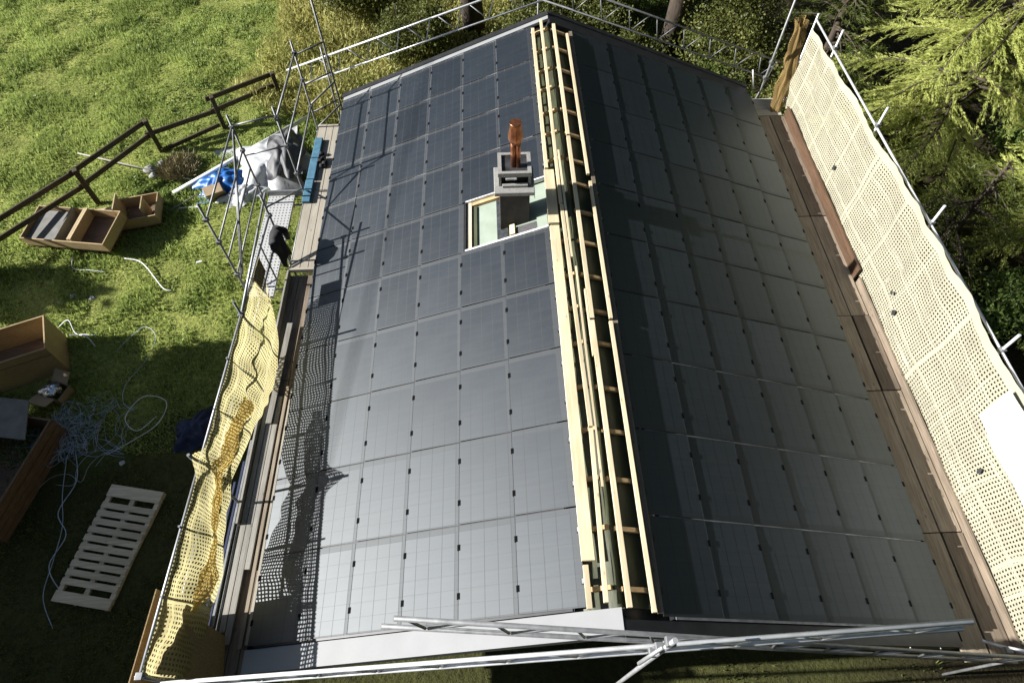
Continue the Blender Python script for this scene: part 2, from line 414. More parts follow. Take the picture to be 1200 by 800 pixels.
def grass_patch(name, label, cx, n, area, hmin, hmax, w, mat, mask=None, lean=.45):
    x0, x1, y0, y1 = area
    x = rng.uniform(x0, x1, n); y = rng.uniform(y0, y1, n)
    dens = .35 + .65 * vnoise(x, y, .55, 21) * 1.2
    keep = rng.random(n) < dens
    if mask is not None: keep &= mask(x, y)
    x, y = x[keep], y[keep]; n = len(x)
    z = ground_h(x, y) - .01
    cl = vnoise(x, y, .9, 8) * .7 + vnoise(x, y, .3, 9) * .5
    L = (hmin + (hmax - hmin) * np.clip(cl * 1.7 - .5, 0, 1)) * rng.uniform(.6, 1.25, n)
    D = unit(np.stack([rng.normal(0, lean, n), rng.normal(0, lean, n), np.ones(n)], 1))
    V, F = blades(np.stack([x, y, z], 1), D, L, w * rng.uniform(.6, 1.4, n))
    o = np_mesh(name, V, F, mat, attr=np.clip(rng.normal(.5, .28, n), 0, 1))
    tag(o, label, 'grass', kind='stuff'); return o
def frame_mask(x, y):
    # inside what the picture and a step to its side can see: left of the scaffold, clear of the house
    return (x < -6.2 - .02 * y) & (x > -13.5 - .42 * np.clip(y, 0, 40)) | (y > 14.2)
grass_patch('grass', 'sunlit green meadow grass beyond the wooden fence and beside the scaffold', 0, 430000, (-26, -5.5, 1.5, 28), .03, .20, .024, M['grass'],
            lambda x, y: frame_mask(x, y) & (x < -5.4) & (y > 4.6 + 1.2 * (vnoise(x, y, .8, 62) - .5)) & ((x < -7.3 + 1.4 * (vnoise(x, y, .7, 63) - .5)) | (vnoise(x, y, .4, 64) > .55) | (y > 14)))
grass_patch('grass', 'short trodden grass and mud, coloured dark for shade, around the pallet and straps', 0, 46000, (-14.5, -5.8, -1.5, 5.6), .03, .12, .018, M['grass_shaded'], lambda x, y: vnoise(x, y, 1.1, 61) > .25, lean=.7)
grass_patch('grass', 'rough grass, coloured dark for shade, in front of and to the right of the house', 0, 5000, (-2, 13, -2.2, .3), .04, .14, .018, M['grass_shaded'], lambda x, y: vnoise(x, y, .8, 71) > .6)
grass_patch('grass', 'grass under the trees behind the house', 0, 70000, (-5.5, 7.5, 14.2, 26), .08, .22, .026, M['leaf_green'])
grass_patch('meadow_weeds', 'darker broad leafed weed clumps scattered through the meadow', 0, 110000, (-26, -7, 8, 28), .06, .22, .045, M['leaf_green'], lambda x, y: frame_mask(x, y) & (vnoise(x, y, .62, 51) * .6 + vnoise(x, y, 2.2, 52) * .5 > .70), lean=.8)

def weeds():
    n = 95000
    x = rng.uniform(-12, -.2, n); y = rng.uniform(14.6, 27, n)
    edge = -9.6 - .05 * (y - 15) + 2.2 * (vnoise(x, y, 1.6, 31) - .5)
    keep = (x > edge) & (rng.random(n) < (.25 + vnoise(x, y, .8, 33)))& (y > 15.2 + .35 * np.clip(-x - 5, 0, 3))
    x, y = x[keep], y[keep]; n = len(x)
    z = ground_h(x, y); h = (.25 + .9 * vnoise(x, y, 1.3, 34)) * rng.random(n)
    D = unit(np.stack([rng.normal(0, .6, n), rng.normal(0, .6, n), np.ones(n) * .8], 1))
    V, F = blades(np.stack([x, y, z + h * .75], 1), D, rng.uniform(.10, .28, n), rng.uniform(.018, .05, n))
    o = np_mesh('undergrowth', V, F, M['weeds'], attr=np.clip(rng.normal(.5, .28, n), 0, 1))
    tag(o, 'tall yellow green weeds growing along the far gable', 'undergrowth', kind='stuff')
weeds()

# ------------------------------------------------------------------ trees
def limb_mesh(mb, p, q, r0, r1, n=6, wig=.08):
    p, q = Vector(p), Vector(q); k = 4; pts = []
    for i in range(k + 1):
        t = i / k; w = wig * (p - q).length * math.sin(t * 3.14) * .5
        pts.append(p.lerp(q, t) + Vector((random.uniform(-w, w), random.uniform(-w, w), random.uniform(-w, w))))
    mb.tube(pts, [r0 + (r1 - r0) * i / k for i in range(k + 1)], n); return pts
def conifer(name, label, loc, H, Rmax, mat, n_limb, droop, twig, per, nl, nw, group=None, base=.12, tr=.17, dens=1, fine=.55):
    root = thing(name, label, 'tree', loc, group)
    L0 = np.array(loc, float)
    mb = MB(); limb_mesh(mb, loc, (loc[0] + .2, loc[1] + .1, loc[2] + H), tr, .02, 10, .02)
    Cs, Ds = [], []
    for i in range(n_limb):
        t = base + (1 - base) * ((i + random.random()) / n_limb) ** .9
        a = random.uniform(0, 6.283); prof = (1 - t) ** .75 * (.75 + .35 * random.random()) + .03
        ln = Rmax * prof; z0 = loc[2] + H * t
        p0 = np.array([loc[0] + .2 * t, loc[1] + .1 * t, z0]); k = 9
        dirh = np.array([math.cos(a), math.sin(a), 0.]); sd = np.array([-dirh[1], dirh[0], 0])
        pts = [p0 + dirh * ln * s + np.array([0, 0, (.22 * s - droop * s * s * 1.4) * ln]) + sd * ln * .06 * math.sin(3 * s + i) for s in np.linspace(0, 1, k)]
        mb.tube(pts, [.035 * (1 - s) * (.4 + ln / Rmax) + .006 for s in np.linspace(0, 1, k)], 5)
        # side twigs
        nt_ = max(3, int(ln * per * dens))
        for q in range(nt_):
            s = random.uniform(.18, 1.0); f = s * (k - 1); i0 = min(int(f), k - 2); P = pts[i0] * (1 - (f - i0)) + pts[i0 + 1] * (f - i0)
            side = random.choice((-1, 1)); tl = twig * (1.15 - .6 * s) * random.uniform(.5, 1.2)
            d = unit(dirh * random.uniform(.6, 1.1) + sd * side * random.uniform(.35, 1.0) + np.array([0, 0, random.uniform(-droop * 1.6, .18)]))
            m = max(4, int(nl * tl)); ss = rng.random(m) ** .9
            c = P + d * (tl * ss)[:, None] + np.array([0, 0, -.25]) * ((tl * ss) ** 2)[:, None]
            Cs.append(c + rng.normal(0, .012, (m, 3)))
            Ds.append(unit(d + rng.normal(0, fine, (m, 3)) + np.array([0, 0, -.12])))
    mb.build('trunk', M['bark'], root)
    C, D = np.concatenate(Cs), np.concatenate(Ds); n = len(C)
    V, F = blades(C, D, nw[0] * rng.uniform(.6, 1.4, n), nw[1] * rng.uniform(.7, 1.3, n))
    np_mesh('crown', V, F, mat, root, attr=np.clip(rng.normal(.5, .3, n), 0, 1))
    return root
def broadleaf(name, label, cat, loc, H, Rc, mat, n, leaf, trunk_r=.2, clear=.35, clumps=26, group=None, squash=.8, crown_name='crown'):
    root = thing(name, label, cat, loc, group); mb = MB()
    top = (loc[0] + random.uniform(-.3, .3), loc[1] + random.uniform(-.3, .3), loc[2] + H * .8)
    limb_mesh(mb, loc, top, trunk_r, trunk_r * .35, 12, .03)
    cc = np.array([loc[0], loc[1], loc[2] + H * (clear + 1) / 2]); Cs = []
    for i in range(clumps):
        d = unit(rng.normal(size=3)); r = rng.random() ** .45
        c = cc + d * np.array([Rc, Rc, H * (1 - clear) / 2 * squash]) * r
        z0 = loc[2] + H * random.uniform(clear * .6, .75)
        limb_mesh(mb, (loc[0] + (top[0] - loc[0]) * .6, loc[1] + (top[1] - loc[1]) * .6, min(z0, c[2])), tuple(c), trunk_r * .3, .01, 5, .15)
        m = int(n / clumps * random.uniform(.5, 1.5))
        g = rng.normal(size=(m, 3)); g *= (Rc * random.uniform(.13, .26)) * np.array([1, 1, .7])
        Cs.append(c + g)
    mb.build('trunk', M['bark'], root)
    C = np.concatenate(Cs); C[:, 2] = np.maximum(C[:, 2], loc[2] + .03); n = len(C); D = unit(rng.normal(size=(n, 3)) + np.array([0, 0, -.2]))
    V, F = blades(C, D, leaf * rng.uniform(.6, 1.4, n), leaf * .6 * rng.uniform(.6, 1.3, n))
    np_mesh(crown_name, V, F, mat, root, attr=np.clip(rng.normal(.5, .3, n), 0, 1)); return root

conifer('larch_tree', 'large yellow green larch leaning over the cream net, topmost at the right', (12.2, 14.2, -5.75), 10.5, 5.0, M['larch'], 96, .30, 1.05, 24, 84, (.09, .012), fine=.32)
conifer('larch_tree', 'second larch at the right edge, nearer and lower than the big larch', (14.3, 9.6, -5.8), 7.6, 4.6, M['larch'], 76, .32, 1.0, 23, 80, (.09, .012), fine=.32)
conifer('conifer_tree', 'dark shaded conifer between the larch and the far net corner', (9.3, 17.0, -5.7), 6.5, 2.4, M['larch_deep'], 70, .25, .7, 10, 40, (.12, .014))
conifer('conifer_tree', 'low dark conifer below the larch beside the cream net', (10.3, 9.4, -5.8), 4.2, 2.4, M['larch_deep'], 60, .3, .7, 10, 36, (.12, .014))
conifer('conifer_tree', 'dark conifer at the top edge behind the far right scaffold post', (7.6, 20.5, -5.6), 9, 2.6, M['spruce_needles'], 80, .3, .7, 9, 36, (.13, .016))
broadleaf('shrub', 'pale green leafy shrub at the right edge under the larch', 'shrub', (15.2, 13.2, -5.8), 3.2, 1.6, M['leaf_green'], 9000, .12, .05, .1, 20)
broadleaf('shrub', 'small glossy shrub in the dark ground right of the net', 'shrub', (12.4, 7.6, -5.8), 1.8, 1.2, M['leaf_green'], 4500, .12, .04, .1, 14)
broadleaf('deciduous_tree', 'thick dark trunk behind the left half of the far gable', 'tree', (-1.95, 20.6, -5.0), 13, 4.5, M['leaf_olive'], 26000, .14, .42, .45, 30)
broadleaf('deciduous_tree', 'dark trunk behind the right half of the far gable', 'tree', (5.0, 19.5, -5.2), 12, 4.0, M['leaf_olive'], 26000, .14, .42, .45, 30)
for (x, y, h, r, lab) in [(-4.3, 19.3, 2.4, 1.3, 'leggy olive bush left of the thick dark trunk'),
                          (1.2, 20.3, 2.6, 1.9, 'olive leafed bush at the top edge behind the ridge end'),
                          (3.2, 22.3, 3.0, 1.7, 'dark leafy bush just left of the right hand trunk'),
                          (7.0, 18.2, 3.4, 1.8, 'big speckled bush right of the right hand trunk'),
                          (3.1, 17.6, 1.5, 1.3, 'low bush close to the right verge of the far gable'),
                          (-6.6, 22.6, 2.2, 1.5, 'straggly bush at the top edge among the yellow weeds'),
                          (8.4, 16.0, 2.2, 1.3, 'dark bush behind the far end of the cream net')]:
    broadleaf('bush', lab, 'bush', (x, y, float(ground_h(x, y))), h, r, M['leaf_olive'], 11000, .09, .05, .05, 26, 'bushes behind the house')
# trees standing up-sun beyond the left edge; their shade lies over the pallet and the front of the house
for (x, y, h, r, n, cl, lab) in [(-19.2, -.4, 7.9, 2.3, 15000, .33, 'broad tree level with the front gable, left of the crates'),
                          (-18.8, 2.6, 7.8, 2.1, 15000, .33, 'tree level with the pallet, left of the crates'),
                          (-18.9, 4.7, 7.4, 1.5, 10000, .33, 'narrower tree level with the strap tangle, left of the crates'),
                          (-19.4, 6.45, 6.7, .62, 5000, .76, 'slim tree level with the big crate, left of the crates'),
                          (-18.4, -3.4, 8.6, 2.4, 16000, .3, 'broad tree on the valley side of the front gable, left of the crates'),
                          (-11.0, -3.6, 6.0, 1.9, 14000, .2, 'low tree beside the front corner of the sunny scaffold'),
                          (-24.6, 9.0, 7.2, .7, 4000, .55, 'thin tree at the meadow edge, farthest left')]:
    broadleaf('deciduous_tree', lab, 'tree', (x, y, GZ), h, r, M['leaf_green'], n, .26, .16, cl, 22, 'trees left of the crates')
c_ = thing('overhead_cable', 'dark overhead cable crossing high above the meadow', 'cable', (-29.7, 10, 12.9))
CX0, CDX, CZ0, CDZ = -29.7, .14, 12.9, .055
def cab(t): return (CX0 + CDX * t, 10 + t, CZ0 + CDZ * t + .0006 * t * t)
m = MB(); m.tube([cab(t) for t in range(-50, 60, 4)], .024, 6); m.build('cable', M['black'], c_)
for t in (-50, 54):
    p = cab(t); m = MB(); m.tube([(p[0], p[1], GZ - 2), (p[0], p[1], p[2] + .3)], .13, 10); m.build('mast', M['bark'], c_)

# ------------------------------------------------------------------ house
house = thing('house', 'long gabled house whose roof is being covered in black solar panels', 'house', (0, 6.5, GZ))
SL, SR, PP, RL = .50, .62, .8657, 1.3
Y0R = -.137
def LP(s, y, h=0): return (-s * CT - h * ST, y, -s * ST + h * CT)
def RP(s, y, h=0): return (s * CT + h * ST, y, -s * ST + h * CT)
mb = MB()
for a, b in (((-4.5, .75, GZ - 1), (-4.2, 12.5, -2.0)), ((4.2, .75, GZ - 1), (4.5, 12.5, -2.0))): mb.box(a, b)
for y in (.75, 12.2):
    y1 = y + .3; vs = []
    for yy in (y, y1): vs += [(-4.19, yy, GZ - 1), (4.19, yy, GZ - 1), (4.19, yy, -1.95), (0, yy, -.32), (-4.19, yy, -1.95)]
    mb.add(vs, [(0, 1, 2, 3, 4), (9, 8, 7, 6, 5), (0, 5, 6, 1), (1, 6, 7, 2), (2, 7, 8, 3), (3, 8, 9, 4), (4, 9, 5, 0)])
mb.build('wall', M['wall'], house)
# structural roof slab, both slopes, clear of the chimney pit
mb = MB()
def slope_slab(P, s0, s1, y0, y1, h0, h1, mb):
    vs = [P(s0, y0, h0), P(s1, y0, h0), P(s1, y1, h0), P(s0, y1, h0), P(s0, y0, h1), P(s1, y0, h1), P(s1, y1, h1), P(s0, y1, h1)]
    f = [(3, 2, 1, 0), (4, 5, 6, 7), (0, 1, 5, 4), (1, 2, 6, 5), (2, 3, 7, 6), (3, 0, 4, 7)]
    if P is LP: f = [tuple(reversed(q)) for q in f]
    mb.add(vs, f)
slope_slab(LP, .0, 5.66, -.12, 13.05, -.28, -.14, mb); slope_slab(RP, .0, 5.78, -.25, 12.95, -.28, -.14, mb)
roof = mb.build('roof', M['black'], house)
# under-roof membrane: sagging sheet with folds along the ridge, and flat elsewhere
def membrane():
    nx, ny = 22, 90; V = []; F = []
    for j in range(ny + 1):
        y = -.02 + 12.95 * j / ny
        for i in range(nx + 1):
            s = -1.0 + 2.0 * i / nx
            sag = -.012 * math.sin(j * .9 + i * .5) - .02 * math.sin(s * 19 + .6 * math.sin(y * 1.7))
            h = -.115 + sag * .55
            p = RP(s, y, h) if s > 0 else LP(-s, y, h)
            V.append((p[0], y, p[2]))
    for j in range(ny):
        for i in range(nx):
            a = j * (nx + 1) + i; F.append((a, a + 1, a + nx + 2, a + nx + 1))
    m = MB(); m.add(V, F, True); m.build('membrane', M['membrane'], roof)
membrane()
# batten layer under the panels (dark void)
mb = MB()
slope_slab(LP, 2.35, 5.62, -.02, 13.0, -.13, -.02, mb); slope_slab(LP, .62, 2.35, -.02, 6.40, -.13, -.02, mb); slope_slab(LP, .62, 2.35, 7.92, 13.0, -.13, -.02, mb)
slope_slab(RP, .74, 5.75, -.15, 12.85, -.13, -.02, mb)
mb.build('batten_layer', M['black'], roof)
# drainage strips that show in the gaps between rows
for k in range(0, 11):
    m = MB(); y = k * RL
    if k not in (5, 6): slope_slab(LP, .64, 5.60, y - .02, y + .02, -.018, -.004, m)
    else: slope_slab(LP, 2.24, 5.60, y - .02, y + .02, -.018, -.004, m)
    m.build('joint_strip', M['sheet'] if k > 6 else M['sheet_dark'], roof)
    m = MB(); y = k * RL + Y0R; slope_slab(RP, .76, 5.72, y - .02, y + .02, -.018, -.004, m)
    m.build('joint_strip', M['galv_dull'] if k < 4 else M['sheet_dark'], roof)
# verge flashings
m = MB(); slope_slab(LP, .02, 5.78, -.33, -.03, -.05, -.03, m); slope_slab(LP, .02, 5.78, -.35, -.33, -.22, -.03, m); m.build('verge_flashing', M['sheet'], house)
m = MB(); slope_slab(RP, .02, 5.80, -.37, -.17, -.06, -.04, m); slope_slab(RP, .02, 5.80, -.39, -.37, -.26, -.03, m); m.build('verge_flashing', M['sheet_dark'], house)
for k in range(9):
    m = MB(); p = RP(.5 + .62 * k, -.385, -.15); m.tube([(p[0], -.41, p[2]), (p[0], -.37, p[2])], .012, 6); m.build('bolt', M['clip'], house)
m = MB(); slope_slab(LP, .02, 5.70, 13.03, 13.16, -.05, .01, m); m.build('verge_flashing', M['sheet'], house)
m = MB(); slope_slab(LP, .005, 5.74, 13.16, 13.32, -.2, .035, m); m.build('verge_board', M['sheet_dark'], house)
m = MB(); slope_slab(RP, .005, 5.80, 12.88, 13.32, -.2, -.0, m); slope_slab(RP, .005, 5.80, 13.2, 13.325, -.22, .035, m); m.build('verge_board', M['sheet_dark'], house)
for sgn, P, sE in ((-1, LP, 5.74), (1, RP, 5.86)):
    m = MB(); c = P(sE, 0, -.12); pts = []
    n = 8; V = []; F = []
    for yy in (-.3, 13.1):
        for i in range(n + 1):
            a = math.pi * i / n; V.append((c[0] + .065 * math.cos(a) - sgn * 0, yy, c[2] - .065 * math.sin(a)))
    for i in range(n): F.append((i, i + 1, n + 2 + i, n + 1 + i))
    m.add(V, F, True); o = m.build('gutter', M['sheet_dark'], house)
    o.modifiers.new('wall', 'SOLIDIFY').thickness = .004
# ridge battens (timber laid along the ridge, several lengths)
def along(x0, x1, y0, y1, ztop, hh, mat='spruce', name='ridge_batten', x0b=None, x1b=None):
    m = MB(); x0b = x0 if x0b is None else x0b; x1b = x1 if x1b is None else x1b
    V = [(x0, y0, ztop - hh), (x1, y0, ztop - hh), (x1b, y1, ztop - hh), (x0b, y1, ztop - hh), (x0, y0, ztop), (x1, y0, ztop), (x1b, y1, ztop), (x0b, y1, ztop)]
    m.add(V, [(3, 2, 1, 0), (4, 5, 6, 7), (0, 1, 5, 4), (1, 2, 6, 5), (2, 3, 7, 6), (3, 0, 4, 7)])
    return bevel(m.build(name, M[mat], roof), .004)
along(-.43, -.36, 7.95, 12.75, -.06, .06)                       # left edge batten
along(-.44, -.27, .55, 6.42, -.05, .06); along(-.43, -.36, -.03, .5, -.06, .06)
along(-.45, -.26, 6.5, 7.9, -.065, .05)
along(-.235, -.175, 6.9, 12.95, .035, .06, x0b=-.225, x1b=-.165); along(-.165, -.105, 2.4, 6.85, .035, .06, x0b=-.225, x1b=-.165); along(-.225, -.165, .02, 2.36, .035, .06, x0b=-.165, x1b=-.105)
along(-.085, -.05, 1.5, 5.4, .02, .05); along(-.14, -.10, 5.6, 8.35, .03, .05, x0b=-.16, x1b=-.12)
along(.055, .125, 8.8, 12.75, .035, .06); along(.055, .125, 4.3, 8.75, .035, .06); along(.05, .12, -.05, 4.26, .035, .06)
along(.02, .05, 3.6, 4.9, .03, .05)
along(.36, .42, 7.75, 12.5, -.06, .06); along(.38, .44, 4.35, 7.55, -.06, .06, mat='spruce'); along(.37, .43, -.1, 4.3, -.06, .06)
along(.455, .53, -.1, 12.7, -.135, .05, mat='plank_dark')
# cross battens: two per bay, running down either slope from the ridge
ys = list(np.arange(.22, 12.8, .735))
for i, y in enumerate(ys):
    y += random.uniform(-.05, .05)
    if not 6.5 < y < 7.9:
        m = MB(); slope_slab(LP, .12 - .05 * (i % 2), .62, y - .03, y + .03, -.095, -.04, m); bevel(m.build('cross_batten', M['spruce_x'], roof), .003)
    y2 = y - .05 + random.uniform(-.04, .04)
    m = MB(); slope_slab(RP, .03 + .05 * random.random(), .66, y2 - .03, y2 + .03, -.095, -.04, m); bevel(m.build('cross_batten', M['spruce_x'], roof), .003)
# clips along the ridge edge of both slopes
for k in range(10):
    for q in (.32, .98):
        if k != 5 or q < 0:
            m = MB(); y = k * RL + q
            slope_slab(LP, SL - .10, SL - .01, y - .04, y + .04, -.03, .018, m); c = m.build('ridge_clip', M['black'], roof)
            m = MB(); slope_slab(LP, SL - .085, SL - .025, y - .03, y + .03, .018, .035, m); m.build('clip_plate', M['clip'], roof)
        m = MB(); y = k * RL + q + Y0R
        slope_slab(RP, SR - .10, SR - .01, y - .04, y + .04, -.03, .020, m); m.build('ridge_clip', M['black'], roof)
        m = MB(); slope_slab(RP, SR - .085, SR - .04, y - .03, y + .03, .020, .032, m); m.build('clip_plate', M['clip' if k > 4 else 'sheet_dark'], roof)
# chimney pit: two panels left out, frame timbers, membrane, flashing
def part(name, mat, fn, parent=None):
    m = MB(); fn(m); return m.build(name, M[mat], parent or house)
part('pit_membrane', 'membrane_pale', lambda m: slope_slab(LP, .45, 2.34, 6.42, 7.92, -.12, -.10, m), roof)
part('pit_frame', 'spruce', lambda m: slope_slab(LP, 2.03, 2.13, 6.52, 7.78, -.09, -.02, m), roof)
part('pit_frame', 'spruce_x', lambda m: slope_slab(LP, .80, 2.02, 7.70, 7.78, -.09, -.03, m), roof)
part('pit_frame', 'spruce_x', lambda m: slope_slab(LP, .55, 2.02, 6.53, 6.59, -.09, -.03, m), roof)
part('pit_frame', 'spruce', lambda m: slope_slab(LP, 1.14, 1.24, 6.60, 6.84, -.09, .0, m), roof)
part('pit_side', 'membrane', lambda m: slope_slab(LP, 1.93, 2.02, 6.6, 7.69, -.098, -.06, m), roof)
part('flashing_sheet', 'bitumen', lambda m: slope_slab(LP, 1.30, 1.52, 6.62, 7.68, -.098, -.075, m), roof)
part('flashing_sheet', 'foil', lambda m: slope_slab(LP, .72, 1.10, 6.62, 6.80, -.098, -.06, m), roof)
part('flashing_sheet', 'membrane_pale', lambda m: slope_slab(LP, .50, .71, 6.60, 6.95, -.098, -.05, m), roof)
part('pit_trim', 'trim_white', lambda m: slope_slab(LP, .47, 2.14, 6.475, 6.515, -.06, .045, m), roof)
part('pit_trim', 'trim_white', lambda m: slope_slab(LP, .47, .86, 7.785, 7.815, -.06, .03, m), roof)
part('pit_trim', 'trim_white', lambda m: slope_slab(LP, 1.15, 2.14, 7.785, 7.815, -.06, .03, m), roof)
part('pit_trim', 'sheet_dark', lambda m: slope_slab(LP, 2.135, 2.16, 6.50, 7.80, -.06, .03, m), roof)
# chimney
def box_part(name, mat, a, b, parent, bv=.008):
    m = MB(); m.box(a, b); return bevel(m.build(name, M[mat], parent), bv)
cx, cy, dz = -1.05, 7.09, -.19
chim = box_part('chimney', 'soot', (cx - .27, cy - .22, -.85), (cx + .27, cy + .25, .62 + dz), house)
box_part('chimney_slab', 'concrete', (cx - .365, cy - .42, .62 + dz), (cx + .345, cy + .25, .705 + dz), chim, .012)
box_part('chimney_slab', 'soot', (cx - .24, cy - .18, .705 + dz), (cx + .24, cy + .2, .915 + dz), chim)
for sx in (-.285, .235):
    box_part('cap_leg', 'concrete', (cx + sx, cy - .25, .705 + dz), (cx + sx + .05, cy + .2, .915 + dz), chim, .006)
box_part('brick_ledge', 'concrete', (cx - .22, cy - .30, .706 + dz), (cx + .23, cy - .235, .76 + dz), chim)
# cap slab as a raised rim around a polished plate
m = MB()
for a, b in (((-.29, -.26), (.29, -.20)), ((-.29, .22), (.29, .28)), ((-.29, -.20), (-.225, .22)), ((.225, -.20), (.29, .22))):
    m.box((cx + a[0], cy + a[1], .915 + dz), (cx + b[0], cy + b[1], 1.0 + dz))
m.build('cap_rim', M['concrete'], chim)
box_part('cap_plate', 'steel_plate', (cx - .224, cy - .199, .93 + dz), (cx + .224, cy + .219, .965 + dz), chim, .004)
box_part('tag_plate', 'trim_white', (cx - .16, cy - .275, .86 + dz), (cx + .03, cy - .262, .90 + dz), chim, .002)
m = MB(); fx, fy = cx + .02, cy - .03
m.tube([(fx - .035, fy, .966 + dz), (fx - .035, fy, 1.56 + dz)], .05, 16); m.tube([(fx + .045, fy - .02, .966 + dz), (fx + .045, fy - .02, 1.56 + dz)], .042, 16)
m.build('flue_pipe', M['copper'], chim)
m = MB(); m.tube([(fx, fy, 1.46 + dz), (fx, fy, 1.53 + dz), (fx, fy, 1.60 + dz), (fx, fy, 1.83 + dz), (fx, fy, 1.835 + dz)], [.085, .125, .128, .092, .09], 8)
m.smooth = [False] * len(m.smooth); m.build('flue_cowl', M['copper'], chim)
m = MB(); m.tube([(fx, fy, 1.835 + dz), (fx, fy, 1.865 + dz)], [.102, .102], 14); m.build('cowl_rim', M['copper'], chim)

# ------------------------------------------------------------------ solar panels
ORD = ['first', 'second', 'third', 'fourth', 'fifth', 'sixth', 'seventh', 'eighth', 'ninth', 'tenth']
def panel_proto():
    m = MB(); g = .011; z0, z1 = .002, .026; t = .007
    ya, yb = -.045, PP - .004
    za = z0 + (z1 - z0) * (ya / PP)
    V = [(g, ya, za - t), (RL - g, ya, za - t), (RL - g, yb, z1 - t), (g, yb, z1 - t), (g, ya, za), (RL - g, ya, za), (RL - g, yb, z1), (g, yb, z1)]
    m.add(V, [(3, 2, 1, 0), (4, 5, 6, 7), (0, 1, 5, 4), (1, 2, 6, 5), (2, 3, 7, 6), (3, 0, 4, 7)])
    o = m.build('solar_panel', M['panel'])
    m = MB(); m.box((-.042, PP - .030, z1 - .0045), (.042, PP + .004, z1 + .006)); m.box((-.042, PP + .004, z1 - .022), (.042, PP + .010, z1 + .006))
    hk = m.mesh('hook'); hk.materials.append(M['hook'])
    for x in (.33, .98):
        h = bpy.data.objects.new('hook', hk); COL.objects.link(h); h.parent = o; h.location = (x, 0, 0)
    return o
proto = panel_proto(); first = True
MATL = Matrix(((0, -CT, -ST, 0), (1, 0, 0, 0), (0, -ST, CT, 0), (0, 0, 0, 1)))
MATR = Matrix(((0, CT, ST, 0), (-1, 0, 0, 0), (0, -ST, CT, 0), (0, 0, 0, 1)))
def put_panel(mat, pos, label, group):
    global first
    if first: o = proto; first = False
    else:
        o = proto.copy(); COL.objects.link(o)
        for ch in proto.children:
            c = ch.copy(); COL.objects.link(c); c.parent = o
    wob = Matrix.Rotation(random.gauss(0, .0016), 4, 'X') @ Matrix.Rotation(random.gauss(0, .0016), 4, 'Y')
    o.matrix_world = Matrix.Translation(pos) @ mat @ wob
    tag(o, label, 'solar panel', group)
for k in range(10):
    for j in range(6):
        if not (k == 5 and j < 2):
            put_panel(MATL, LP(SL + PP * j, k * RL), f'sunlit-slope solar panel, {ORD[j]} from the ridge, {ORD[k]} row up from the front gable', 'solar panels on the sunlit slope')
        put_panel(MATR, RP(SR + PP * j, (k + 1) * RL + Y0R), f'dark-slope solar panel, {ORD[j]} from the ridge, {ORD[k]} row up from the front gable', 'solar panels on the dark slope')

# ------------------------------------------------------------------ scaffolds
TR = .0242
def tb(name, pts, parent, mat='galv_dull', r=TR, n=10):
    m = MB(); m.tube(pts, r, n); return m.build(name, M[mat], parent)
def coupler(p, parent):
    m = MB(); x, y, z = p; m.box((x - .045, y - .045, z - .04), (x + .045, y + .045, z + .04)); m.tube([(x - .07, y, z), (x + .07, y, z)], .012, 6)
    return bevel(m.build('coupler', M['galv_dull'], parent), .012)
LX = -6.05
def rz(y): return -.68 - .055 * max(y, -.5) if y < 8 else -1.12 + .16 * (y - 8)
left = thing('scaffold', 'tube scaffold along the sunny eave, carrying the yellow net', 'scaffold', (-6.05, 6, GZ))
posts = [-.5, 2.38, 5.33, 7.95, 10.15, 12.6]
for y in posts:
    top = {-.5: -.62, 2.38: -.42, 5.33: -.58, 7.95: -.55, 10.15: -.13, 12.6: -.14}[y]
    tb('standard', [(LX, y, GZ - .05), (LX, y, top)], left); tb('standard', [(-5.40 if y > 0 else -5.4, y, GZ - .05), (-5.40, y, -2.72)], left)
    tb('transom', [(LX - .05, y, -2.70), (-5.3, y, -2.70)], left)
    coupler((LX, y, rz(y) if y < 8 else -.44), left)
for a, b in zip(posts[:-1], posts[1:]):
    if b < 8:
        tb('guard_rail', [(LX, a, rz(a)), (LX, b, rz(b))], left, 'galv'); tb('guard_rail', [(LX, a, rz(a) - .55), (LX, b, rz(b) - .55)], left)
        for t in (.33, .66): tb('guard_post', [(LX, a + (b - a) * t, rz(a) - 1.1), (LX, a + (b - a) * t, rz(a) - .02)], left, r=.017)
    elif a > 10:
        tb('guard_rail', [(LX, a, -.42), (LX, b, -.46)], left); tb('guard_rail', [(LX, a, -1.15), (LX, b, -1.15)], left); tb('guard_rail', [(LX, a, -1.96), (LX, b, -1.92)], left)
    tb('ledger', [(LX, a, -2.66), (LX, b, -2.66)], left)
tb('guard_rail', [(LX, 5.33, rz(5.33)), (LX, 8.2, -.74)], left, 'galv')
tb('brace', [(LX, 7.95, -.9), (LX, 10.1, -2.4)], left, r=.02)
# outer bay with the perforated platform
OX = -6.95
for y in (7.3, 9.9):
    tb('standard', [(OX, y, GZ - .05), (OX, y, -.12)], left); tb('transom', [(OX, y, -2.72), (LX, y, -2.72)], left)
for z in (-.42, -1.05, -1.55, -2.05): tb('guard_rail', [(OX, 7.3, z - .12), (OX, 9.9, z)], left, r=.02)
tb('brace', [(OX, 7.35, -2.4), (OX, 9.85, -.5)], left, r=.02)
tb('brace', [(OX, 9.9, -.5), (OX + .05, 7.4, -2.3)], left, r=.02)
for z in (-.4, -1.2): tb('guard_rail', [(OX, 9.9, z), (LX, 10.15, z + .05)], left, r=.02)
for z in (-.5, -1.3, -2.1): tb('guard_rail', [(LX, 12.6, z), (-5.45, 13.1, z)], left, r=.02)
m = MB(); m.box((-6.92, 7.05, -2.70), (-6.29, 10.15, -2.64)); bevel(m.build('perforated_platform', M['steel_deck'], left), .01)
m = MB(); m.box((-6.92, 10.15, -2.68), (-6.1, 10.2, -2.5)); m.build('toe_board', M['galv_dull'], left)
